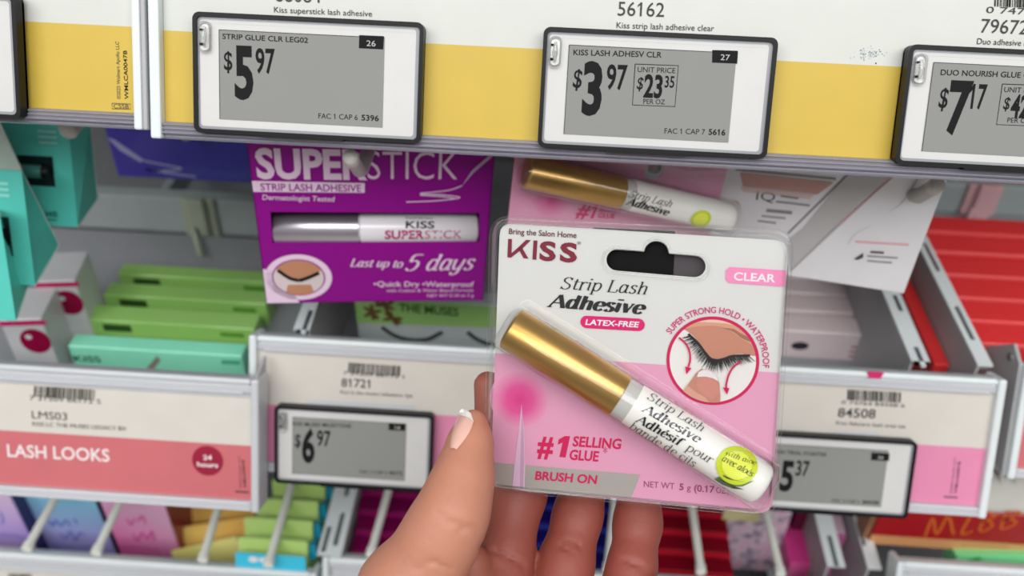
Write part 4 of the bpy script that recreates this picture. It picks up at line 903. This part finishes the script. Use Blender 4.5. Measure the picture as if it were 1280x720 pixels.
# ------------------------------------------------------------------ the held adhesive pack
FH, wH, hH = pose([(614, 270), (990, 287), (967, 643), (608, 608)], .30, -11, 29)
HP = thing('adhesive_pack', 'white and pink blister pack of strip lash adhesive held up in the hand', 'adhesive pack', FH)
L = lambda px, py, y=0.0: FH.loc(px, py, y)
def rounded(pts, r, n=4):
    out = []
    for i, p in enumerate(pts):
        p = Vector(p); a = (Vector(pts[i - 1]) - p).normalized(); c = (Vector(pts[(i + 1) % len(pts)]) - p).normalized()
        for k in range(n + 1): t = k / n; q_ = p + a * r * (1 - t) ** 2 + c * r * t ** 2; out.append(tuple(q_))
    return out
cardp = rounded([L(625, 279), L(985, 301), L(964, 641), L(613, 608)], .004)
ca, cb, bump = L(771.5, 325), L(868, 333), L(820.5, 316.5); r0 = (L(771.5, 338.5) - ca).length; rb = .0040
ex = (cb - ca).normalized(); ez = Vector((-ex.y, ex.x)); bl = (bump - ca).dot(ex); bh = (bump - ca).dot(ez); cl = (cb - ca).length
sl = [ca + ex * math.cos(a) * r0 + ez * math.sin(a) * r0 for a in [math.radians(90 + 18 * k) for k in range(11)]]
sl += [cb + ex * math.cos(a) * r0 + ez * math.sin(a) * r0 for a in [math.radians(-90 + 18 * k) for k in range(11)]]
hx = math.sqrt(max(1e-9, rb * rb - (r0 - bh) ** 2)); a0 = math.atan2(r0 - bh, hx)
sl += [bump + ex * math.cos(a) * rb + ez * math.sin(a) * rb for a in [a0 + (math.pi - 2 * a0) * k / 10 for k in range(11)]]
slot = [tuple(p) for p in sl]
CW = mat('card_white', (210, 210, 207), .38, coat=.3, var=.02); CP = cardm('card_pink', (216, 152, 180), var=.02); CPL = CP
b = MB(FH); b.plate(cardp, 0, .0005, CW, [list(reversed(slot))]); y = -.00015
cardc = list(reversed(cardp))
def inside(pts): return clip([L(*p) for p in pts], cardc)
b.flat(inside([(600, 440), (990, 467), (990, 660), (600, 640)]), y, CP)
gc = L(650, 499); gr = (L(688, 501) - gc).length
b.flat(disc(gc, gr, n=48), y - .0001, gradient('card_glow', [(0, (204, 34, 120)), (.45, (210, 70, 140)), (1, (216, 152, 180))], (gc.x, y - .0001, gc.y), (gc.x + gr, y - .0001, gc.y), radial=True))
SILV = mat('silver_band', (178, 170, 164), .3, metal=.25); b.flat(inside([(600, 576.5), (800.5, 593), (788.5, 623), (600, 609)]), y - .0001, SILV)
LILB = mat('applicator_lilac', (212, 176, 200), .35)
b.pxpoly([(651.8, 505), (653.4, 522), (655.2, 540), (656.2, 556), (656.6, 580), (655.8, 611.5), (640.5, 610), (643.2, 580), (646, 556), (648.6, 540), (650.3, 522)], y - .0002, LILB); b.pxpoly([(652, 508), (654.6, 545), (655, 575), (654, 611), (650, 610.6), (651, 560)], y - .0003, mat('applicator_shade', (190, 150, 178), .35))
HOT = mat('hot_pink_print', (198, 2, 80), .4); RB = mat('ruby_print', (122, 22, 48), .4); BK = mat('soft_black_print', (30, 28, 30), .45)
y2 = y - .0002
b.tx('Bring the Salon Home', (636, 292.3), (720.5, 297.4), 6.8, y2, mat('wine_print', (96, 40, 50), .45), .012)
# wordmark: K drawn by hand, ISS from plain bold letters
b.pxpoly([(635.2, 298.5), (639.8, 298.8), (639.3, 322), (634.2, 321.6)], y2, RB); b.pxpoly([(657.5, 299.8), (663.5, 300.2), (651, 312.5), (638.5, 322), (638.8, 317), (648, 309)], y2, RB); b.pxpoly([(647.8, 310.8), (651.5, 307.8), (660.5, 323.2), (654.5, 322.8)], y2, RB)
b.tx('I', (665.5, 323.6), (670.4, 324), 22.6, y2, RB, .02); b.tx('S', (674, 324.4), (694.5, 325.6), 22, y2, RB, .038); b.tx('S', (699.5, 326), (721, 327.3), 22, y2, RB, .038)
b.tx('®', (721.5, 305.5), (726, 305.8), 3.6, y2, INKG)
b.sx('Strip Lash', (700, 360.8), (809, 368), 14.6, y2, BK, .8, .34, .25); b.sx('Adhesive', (683.5, 383), (807.5, 392.8), 15.8, y2, BK, 1.7, .6, .22)
PILL = mat('pill_pink', (208, 16, 104), .4); c0, c1 = L(733.5, 402.2), L(798, 405.8); pr = (L(733.5, 410) - c0).length
pe = (c1 - c0).normalized(); pz = Vector((-pe.y, pe.x))
b.flat([c0 + pe * math.cos(a) * pr + pz * math.sin(a) * pr for a in [math.radians(90 + 20 * k) for k in range(10)]] + [c1 + pe * math.cos(a) * pr + pz * math.sin(a) * pr for a in [math.radians(-90 + 20 * k) for k in range(10)]], y2, PILL)
b.tx('LATEX-FREE', (731.5, 405.8), (799, 409.2), 6.6, y2 - .0001, WHITE2, .025, .15)
b.flat(clip([L(*p) for p in ((912, 333.5), (986, 338), (985, 358.5), (911, 353.5), (907, 349), (907, 338))], cardc), y2, mat('clear_pill', (232, 132, 178), .4)); b.tx('CLEAR', (917, 350), (969, 353), 9.6, y2 - .0001, WHITE2, .02)
b.tx('#', (671, 569.5), (692, 571), 25.5, y2, HOT, .03, .12); b.pxpoly([(712.5, 545.3), (706.9, 571.9), (699.2, 571.3), (703.4, 553), (697.3, 555.8), (698.4, 549.3), (706.3, 545)], y2, HOT)
b.tx('SELLING', (715.7, 557.5), (777, 561.3), 12, y2, HOT, .028, .14); b.tx('GLUE', (712, 574.3), (749, 576.7), 12, y2, HOT, .028, .14); b.tx('*', (753.5, 572), (759, 572.4), 13, y2, HOT)
b.tx('BRUSH ON', (668.5, 599.3), (747, 605), 10.2, y2 - .0001, HOT, .028, .14)
NTW = mat('plum_print', (150, 60, 108), .45); b.tx('NET WT', (804.7, 608.7), (843, 611.7), 7.6, y2, NTW); b.tx('5', (849, 612.3), (854.5, 612.7), 7.8, y2, NTW, .03); b.tx('g', (858.5, 613), (863.5, 613.4), 7.6, y2, NTW); b.tx('(0.17', (867.5, 614), (893, 616), 8, y2, NTW, .02)
b.tx('OZ.)', (895, 616.2), (911, 617.5), 7.6, y2, NTW)
# round picture of an eye and a fingertip
ec = L(890.5, 451); er = (L(949, 454.5) - ec).length; ux_ = (L(949, 454.5) - ec).normalized(); uz_ = Vector((-ux_.y, ux_.x))
E2 = lambda u, v: tuple(ec + ux_ * (u * er) + uz_ * (v * er))
rim = [tuple(ec + (ux_ * math.cos(a) + uz_ * math.sin(a)) * er) for a in [2 * math.pi * k / 64 for k in range(64)]]
inn = [tuple(ec + (Vector(p) - ec) * .93) for p in rim]
b.flat(rim, y2, HOT); y3 = y2 - .0001; b.flat(inn, y3, mat('picture_white', (222, 218, 214), .4))
def pic(poly, dy, m): b.flat(clip([E2(*p) for p in poly], inn), y3 - dy, m)
def P_(u, v): return ((u - 490) / 265.0, -(v - 415) / 262.0)   # from the 900 px wide enlargement of the circle
pic([P_(*p) for p in smooth([(322, 238), (365, 265), (400, 300), (445, 360), (480, 395), (520, 405), (560, 390), (600, 372), (650, 362), (740, 370), (770, 340), (770, 120), (300, 120), (322, 238)], 3)], .0001, mat('lid_skin', (188, 124, 98), .5))
pic([P_(*p) for p in smooth([(330, 232), (400, 215), (500, 208), (560, 220), (640, 270), (700, 300), (760, 300), (760, 120), (330, 120)], 3)], .0002, mat('lid_skin_pale', (204, 146, 116), .5))
pic([P_(*p) for p in smooth([(540, 215), (600, 235), (660, 275), (750, 300), (750, 280), (670, 255), (600, 218)], 3)], .0003, mat('brow_shade', (150, 96, 74), .5))
pic([P_(*p) for p in smooth([(360, 190), (430, 168), (560, 175), (640, 205), (560, 190), (430, 188)], 3)], .0003, mat('brow_pale', (222, 190, 170), .4))
for pts in ([(345, 262), (400, 310), (445, 365), (480, 400), (520, 407)], [(520, 407), (560, 394), (610, 375), (700, 368)]):
    v, f = pen([E2(*P_(*p)) for p in smooth(pts, 5)], .0008, .0008); b.add([(p[0], y3 - .0004, p[1]) for p in v], f, BK)
rng = random.Random(12)
base = smooth([(362, 270), (400, 312), (445, 368), (482, 402), (520, 408), (565, 395), (620, 378), (690, 370)], 8); nb = len(base)
for k in range(0, nb):
    for rep in range(2):
        q_ = base[k]; t = k / nb; ang = math.radians(198 + 92 * min(1, t * 1.45) + rng.uniform(-9, 9) + max(0, t - .55) * 60); ln = rng.uniform(55, 88) * (1 - .35 * abs(t - .45))
        a_ = Vector(E2(*P_(q_.x, q_.y))); c_ = Vector(E2(*P_(q_.x + math.cos(ang) * ln, q_.y - math.sin(ang) * ln))); n_ = (c_ - a_); n_ = Vector((-n_.y, n_.x)).normalized() * .00016
        b.flat([a_ - n_, a_ + n_, c_], y3 - .00045, BK)
for poly, dy, m in (([(330, 600), (370, 540), (400, 490), (430, 462), (470, 470), (510, 490), (535, 540), (545, 620), (545, 680), (330, 680)], .0006, mat('tip_skin', (186, 122, 104), .5)),
                    ([(330, 600), (352, 565), (400, 600), (460, 630), (500, 680), (330, 680)], .0007, mat('tip_skin_pale', (204, 148, 126), .5)),
                    ([(405, 512), (414, 482), (440, 466), (480, 470), (515, 492), (528, 530), (500, 514), (460, 506), (430, 508)], .0008, mat('tip_nail', (222, 214, 212), .4)),
                    ([(410, 520), (440, 508), (480, 510), (524, 532), (538, 590), (500, 640), (440, 610), (404, 570)], .0007, mat('tip_nail_bed', (196, 128, 112), .45))):
    pic([P_(*p) for p in poly], dy, m)
for pts, hd in (([(292, 285), (330, 315), (355, 360), (362, 410), (354, 455)], [(336, 452), (372, 460), (344, 500)]), ([(650, 405), (610, 440), (585, 490), (575, 545), (576, 565)], [(556, 562), (594, 564), (582, 604)])):
    v, f = pen([E2(*P_(*p)) for p in smooth(pts, 6)], .0006, .0006); b.add([(p[0], y3 - .0008, p[1]) for p in v], f, HOT); pic([P_(*p) for p in hd], .0009, HOT)
def arc_text(t, a0, a1, rad, capr, m, bold):
    v, f = glyphs(t, bold); x0, x1 = min(p[0] for p in v), max(p[0] for p in v); out = []
    for p in v:
        a = math.radians(a0 + (a1 - a0) * (p[0] - x0) / (x1 - x0)); rr_ = rad + p[1] / CAPH * capr; q_ = ec + (ux_ * math.cos(a) + uz_ * math.sin(a)) * rr_; out.append((q_.x, y2, q_.y))
    b.add(out, f, m)
arc_text('SUPER STRONG HOLD • WATERPROOF', 149.5, -4, er * 1.075, er * .135, mat('rose_print', (196, 40, 110), .45), .014)
b.build('card', HP)
# the inside of the pack behind the card: dark liner and back
b = MB(FH); bk = [tuple(Vector(p)) for p in rounded([L(627, 281), L(983, 303), L(962, 639), L(615, 606)], .004)]
b.plate(bk, .0034, .0006, mat('card_back', (60, 54, 58), .6)); wl = L(842, 330); sx0 = L(752, 330)
b.plate(rr(sx0.x - .004, ca.y - .010, wl.x, ca.y + .010, .001), .0031, .0002, mat('liner_black', (10, 10, 11), .6)); b.build('back', HP, 'dark inside of the card seen through the hanging slot')
# tube under the bubble
rT = .00735; yT = -.0079; A, Bp = L(637.5, 409, yT), L(955, 607.5, yT)
def prh(b, qv, e):
    y = -2 * rT - .0003; lab = mat('label_white', (232, 230, 224), .3, coat=.5)
    b.sx('Strip Lash', (808.5, 498), (877, 539.5), 9.8, y, BK, .62, .25, .12); b.sx('Adhesive', (801.5, 512.8), (873.5, 554.5), 10.5, y, BK, 1.35, .42, .12)
    b.sx('Adhésif', (793.5, 526.2), (852, 559.5), 10.5, y, BK, 1.3, .42, .12); b.sx('pour', (856, 562), (889, 580.5), 10.5, y, BK, .62, .25, .12); b.sx('bande de cils', (786.5, 535.5), (867, 584.5), 9.5, y, BK, .62, .25, .12)
    cbd = L(921, 582, y); badge(b, FH, cbd, (L(947, 586, y) - cbd).length, y, None)
    LF, LD = MAT['aloe_leaf'], MAT['aloe_dark']
    b.pxpoly([(893, 598), (905, 594), (918, 600), (934, 603), (943, 601), (928, 608), (912, 608)], y, LF); b.pxpoly([(892, 599), (904, 600), (916, 607), (930, 612), (917, 611), (903, 606)], y, LD)
    b.sx('with aloe', (907.5, 569), (945, 581.5), 6, y, BK, .7, .35, .2); b.sx('avec aloès', (902, 575.5), (940, 596.5), 8, y, BK, .9, .4, .2)
TT, P3, eT, LT = tube_on(FH, HP, A, Bp, rT, yT, .442, prh)
b = MB(FH); outer = rounded([L(617, 273), L(988, 290), L(966, 642), L(609, 607.5)], .006, 6)
b.plate(outer, -.0016, .0003, SHELL, [list(reversed(slot))]); cen = sum((Vector(p) for p in outer), Vector((0, 0))) / len(outer)
o3 = [(p[0], -.0008, p[1]) for p in outer]; b.tube(o3 + [o3[0]], .0011, SHELL, 10, False)
o4 = [(cen.x + (p[0] - cen.x) * .972, -.0017, cen.y + (p[1] - cen.y) * .972) for p in outer]; b.tube(o4 + [o4[0]], .0004, SHELL, 8, False)
o5 = [(p[0], .0030, p[1]) for p in outer]
n = len(outer); b.add([(p[0], -.0008, p[1]) for p in outer] + o5, [(i, (i + 1) % n, n + (i + 1) % n, n + i) for i in range(n)], SHELL, True)
o6 = [(p[0] + (ca.x + cb.x - p[0] * 2) * 0, -.0017, p[1]) for p in slot]; sc = (ca + cb) / 2; o6 = [(sc.x + (p[0] - sc.x) * 1.07, -.0017, sc.y + (p[1] - sc.y) * 1.16) for p in slot]; b.tube(o6 + [o6[0]], .0005, SHELL, 8, False)
b.tube([P3(-.0022, yT), P3(-.0020, yT), P3(-.0004, yT), P3(LT + .0004, yT), P3(LT + .0018, yT), P3(LT + .0022, yT)], [.004, rT * .92, rT + .0009, rT + .0009, rT * .9, .004], SHELL, 40)
b.build('blister', HP, 'clear plastic blister')

# ------------------------------------------------------------------ the hand, one continuous skin grown round its bones
def J(px, py, D, hw): return (np.array(at(px, py, D=D)), hw * D / FPX)
CH = {
 'thumb': [J(592, 527, .300, 15), J(588, 553, .297, 24.5), J(579, 598, .292, 34.5), J(566, 640, .288, 42), J(548, 676, .289, 46), J(512, 740, .293, 62), J(505, 850, .305, 78)],
 'index': [J(610, 482, .340, 18), J(624, 545, .342, 31), J(644, 615, .338, 38), J(633, 690, .328, 33), J(626, 770, .318, 44)],
 'middle': [J(742, 520, .345, 23), J(734, 590, .345, 28), J(722, 645, .338, 29.5), J(707, 706, .330, 34), J(690, 785, .320, 46)],
 'ring': [J(802, 540, .340, 22), J(800, 600, .342, 26.5), J(797, 655, .338, 28.5), J(790, 708, .330, 29), J(768, 800, .318, 44)],
 'little': [J(838, 742, .312, 20), J(852, 775, .320, 23), J(850, 810, .328, 25), J(820, 850, .322, 36)],
}
PALM = [(J(626, 790, .322, 40), J(615, 1000, .320, 100)), (J(688, 812, .322, 42), J(640, 1010, .320, 100)), (J(766, 818, .320, 40), J(670, 1020, .322, 95)), (J(820, 850, .322, 36), J(690, 1020, .325, 90)),
        (J(588, 704, .314, 24), J(575, 800, .312, 60)), (J(575, 800, .312, 60), J(610, 1010, .318, 95)), (J(505, 850, .305, 72), J(590, 1010, .318, 95)), (J(600, 850, .318, 66), J(640, 1010, .320, 100))]
FORE = [(J(630, 1010, .320, 98), J(640, 1230, .330, 112)), (J(640, 1230, .330, 112), J(650, 1500, .345, 135))]
def cone(Pt, a, b_):
    (A, ra), (B, rb_) = a, b_; d = B - A; t = np.clip(((Pt - A) @ d) / (d @ d), 0, 1); t2 = t
    return np.linalg.norm(Pt - A - t[..., None] * d, axis=-1) - (ra + (rb_ - ra) * t2)
def smin(a, b_, k): h = np.clip(.5 + .5 * (b_ - a) / k, 0, 1); return b_ + (a - b_) * h - k * h * (1 - h)
def chain(Pt, js, k=.004):
    d = None
    for a, b_ in zip(js[:-1], js[1:]): c_ = cone(Pt, a, b_); d = c_ if d is None else smin(d, c_, k)
    return d
def field(Pt):
    f = [chain(Pt, CH[k]) for k in ('index', 'middle', 'ring', 'little')]; d = f[0]
    for g in f[1:]: d = smin(d, g, .0012)
    p = None
    for a, b_ in PALM + FORE: c_ = cone(Pt, a, b_); p = c_ if p is None else smin(p, c_, .012)
    d = smin(d, p, .006); th = chain(Pt, CH['thumb'], .006)
    d = smin(d, np.maximum(th, -1), .0022)
    for (pts, r_, k_) in CREASE:
        for a, b_ in zip(pts[:-1], pts[1:]):
            c_ = cone(Pt, (np.array(a), r_), (np.array(b_), r_)); d = -smin(-d, c_, k_)
    return d
def surf(px, py):
    """point where the line of sight meets the skin"""
    d_ = np.array(ray(px, py)); t = .25; c0 = np.array(CAM)
    best = (9, t)
    for _ in range(80):
        s_ = float(field((c0 + d_ * t)[None, :])[0]); best = min(best, (abs(s_), t)); t += s_ * .8
        if abs(s_) < 2e-5 or t > .36: break
    return c0 + d_ * best[1]
CREASE = []
cre = [([(600, 683), (620, 689), (640, 698), (656, 708)], .0007), ([(701, 677), (712, 676), (722, 680), (728, 686)], .0005), ([(776, 699), (790, 703), (806, 710)], .0005), ([(520, 712), (540, 702), (562, 712)], .0005),
       ([(690, 681), (700, 683), (715, 690)], .0004), ([(545, 640), (562, 652), (584, 660)], .00035), ([(575, 664), (590, 659), (602, 664)], .0005)]
_c = [([surf(*p) for p in pts], r_, .0012) for pts, r_ in cre]; CREASE = _c
lo = np.array([-.060, .135, EYE - .475]); 
allj = np.array([j[0] for c_ in CH.values() for j in c_] + [j[0] for s_ in PALM + FORE for j in s_]); ar = np.array([j[1] for c_ in CH.values() for j in c_] + [j[1] for s_ in PALM + FORE for j in s_])
lo = (allj - ar[:, None]).min(0) - .006; hi = (allj + ar[:, None]).max(0) + .006; hs = .00125
N = np.ceil((hi - lo) / hs).astype(int) + 1
ax = [lo[i] + np.arange(N[i]) * hs for i in range(3)]
D3 = np.empty(N, dtype=np.float32)
for i0 in range(0, N[0], 12):
    g = np.stack(np.meshgrid(ax[0][i0:i0 + 12], ax[1], ax[2], indexing='ij'), -1); D3[i0:i0 + 12] = field(g)
D3 += 0.00005 * 0
def surface_net(D, lo, hs):
    ins = D < 0; c = [(i, j, k) for i in (0, 1) for j in (0, 1) for k in (0, 1)]; n = np.array(D.shape) - 1
    sl_ = lambda A_, o: A_[o[0]:o[0] + n[0], o[1]:o[1] + n[1], o[2]:o[2] + n[2]]
    cnt = sum(sl_(ins, o).astype(np.int8) for o in c); act = (cnt > 0) & (cnt < 8); idx = -np.ones(tuple(n), dtype=np.int64); I = np.argwhere(act); idx[act] = np.arange(len(I))
    acc = np.zeros((len(I), 3)); num = np.zeros(len(I))
    for a in range(8):
        for d_ in range(3):
            if c[a][d_] == 0:
                o0 = np.array(c[a]); o1 = o0.copy(); o1[d_] = 1; v0 = D[tuple((I + o0).T)]; v1 = D[tuple((I + o1).T)]; m_ = (v0 < 0) != (v1 < 0); t = np.where(m_, v0 / np.where(m_, v0 - v1, 1), 0)
                p = I + o0 + np.outer(t, np.eye(3)[d_]); acc[m_] += p[m_]; num[m_] += 1
    V = lo + acc / num[:, None] * hs; Fq = []
    for d_ in range(3):
        u, w = (d_ + 1) % 3, (d_ + 2) % 3; a = ins; sh = [slice(1, -1)] * 3; s0 = sh.copy(); s1 = sh.copy(); s0[d_] = slice(0, -1); s1[d_] = slice(1, None)
        A0, A1_ = a[tuple(s0)], a[tuple(s1)]; X_ = np.argwhere(A0 != A1_); off = np.ones(3, int); off[d_] = 0; X0 = X_ + off; flip = A0[tuple(X_.T)]
        eu, ew = np.eye(3, dtype=int)[u], np.eye(3, dtype=int)[w]
        q_ = np.stack([idx[tuple((X0 - eu - ew).T)], idx[tuple((X0 - ew).T)], idx[tuple(X0.T)], idx[tuple((X0 - eu).T)]], 1); q_[~flip] = q_[~flip][:, ::-1]; Fq.append(q_)
    return V, np.concatenate(Fq)
V, Fq = surface_net(D3, lo, hs)
def skin_mat():
    m = mat('skin', (196, 128, 106), .56, var=.10, scale=45, bump=.22, sss=.12); t = m.node_tree
    mx = [n for n in t.nodes if n.type == 'MIX'][0]; tcn = [n for n in t.nodes if n.type == 'TEX_COORD'][0]
    # shade under the card put into the fingers' colour, besides a redder palm side
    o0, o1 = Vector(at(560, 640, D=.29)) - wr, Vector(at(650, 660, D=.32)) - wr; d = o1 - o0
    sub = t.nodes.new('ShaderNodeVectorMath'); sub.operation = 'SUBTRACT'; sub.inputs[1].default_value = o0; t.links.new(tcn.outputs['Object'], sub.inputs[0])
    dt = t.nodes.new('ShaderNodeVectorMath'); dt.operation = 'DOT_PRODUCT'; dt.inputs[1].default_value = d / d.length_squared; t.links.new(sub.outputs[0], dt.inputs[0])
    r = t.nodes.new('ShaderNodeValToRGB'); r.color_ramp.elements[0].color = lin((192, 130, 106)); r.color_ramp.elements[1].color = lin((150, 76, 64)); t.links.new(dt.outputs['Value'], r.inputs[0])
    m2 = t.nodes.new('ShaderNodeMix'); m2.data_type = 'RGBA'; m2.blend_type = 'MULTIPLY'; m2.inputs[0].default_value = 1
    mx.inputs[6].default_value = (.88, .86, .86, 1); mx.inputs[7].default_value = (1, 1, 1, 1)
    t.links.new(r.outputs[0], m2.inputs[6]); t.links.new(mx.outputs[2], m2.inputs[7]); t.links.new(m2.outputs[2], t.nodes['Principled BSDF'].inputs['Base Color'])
    return m
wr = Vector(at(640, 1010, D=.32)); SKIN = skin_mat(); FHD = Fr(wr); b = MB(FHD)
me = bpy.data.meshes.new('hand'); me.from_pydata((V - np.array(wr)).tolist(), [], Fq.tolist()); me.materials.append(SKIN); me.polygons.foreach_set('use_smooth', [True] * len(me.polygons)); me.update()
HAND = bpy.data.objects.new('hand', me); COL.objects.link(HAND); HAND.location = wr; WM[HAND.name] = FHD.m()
tag(HAND, "person's left hand gripping the held adhesive pack, thumb with a white-tipped nail at its left", 'hand')
# thumb nail: a curved plate on the outer side of the thumb tip
def nail(px_rows, lift, m, name, label, parent):
    """rows of pixels across the nail from root to edge, laid on the skin and lifted off it"""
    rows, pts = len(px_rows), []
    for rI, rw in enumerate(px_rows):
        for cI, p in enumerate(rw):
            q_ = Vector(surf(*p)); e_ = 1e-4; qn = np.array(q_); g = np.array([field((qn + np.eye(3)[i] * e_)[None])[0] - field((qn - np.eye(3)[i] * e_)[None])[0] for i in range(3)]); nrm = Vector(g).normalized()
            pts.append(q_ + nrm * lift * (1 if 0 < cI < len(rw) - 1 else .2)); 
    k = len(px_rows[0]); f = [(r_ * k + c_, r_ * k + c_ + 1, (r_ + 1) * k + c_ + 1, (r_ + 1) * k + c_) for r_ in range(rows - 1) for c_ in range(k - 1)]
    bb = MB(FHD); bb.add([tuple(p - wr) for p in pts], f, m, True); return bb.build(name, parent, label), pts
NAILM = mat('nail_gloss', (226, 178, 164), .12, coat=.9, var=.02); TIPM = mat('nail_white', (240, 234, 228), .15, coat=.8, var=.02)
def nail_rows(u0, u1, n=5):
    """rows of the nail between fractions u0 and u1 of its length (root to edge)"""
    Lf = [(562.5, 561), (564, 547), (568.5, 530), (573, 518), (576.5, 512.5)]; Rt = [(571, 562), (581, 550), (588.5, 538), (592, 527), (588.5, 516.5)]
    def ip(Pq, u): u *= len(Pq) - 1; i = min(int(u), len(Pq) - 2); t = u - i; return (Pq[i][0] * (1 - t) + Pq[i + 1][0] * t, Pq[i][1] * (1 - t) + Pq[i + 1][1] * t)
    out = []
    for k in range(6):
        u = u0 + (u1 - u0) * k / 5; a, c_ = ip(Lf, u), ip(Rt, u); out.append([(a[0] + (c_[0] - a[0]) * j / (n - 1), a[1] + (c_[1] - a[1]) * j / (n - 1)) for j in range(n)])
    return out
nailo, np_ = nail(nail_rows(0, .74), .0007, NAILM, 'thumbnail', 'glossy pink nail bed', HAND)
nail(nail_rows(.74, 1), .0008, TIPM, 'nail_tip', 'white nail tip', nailo)
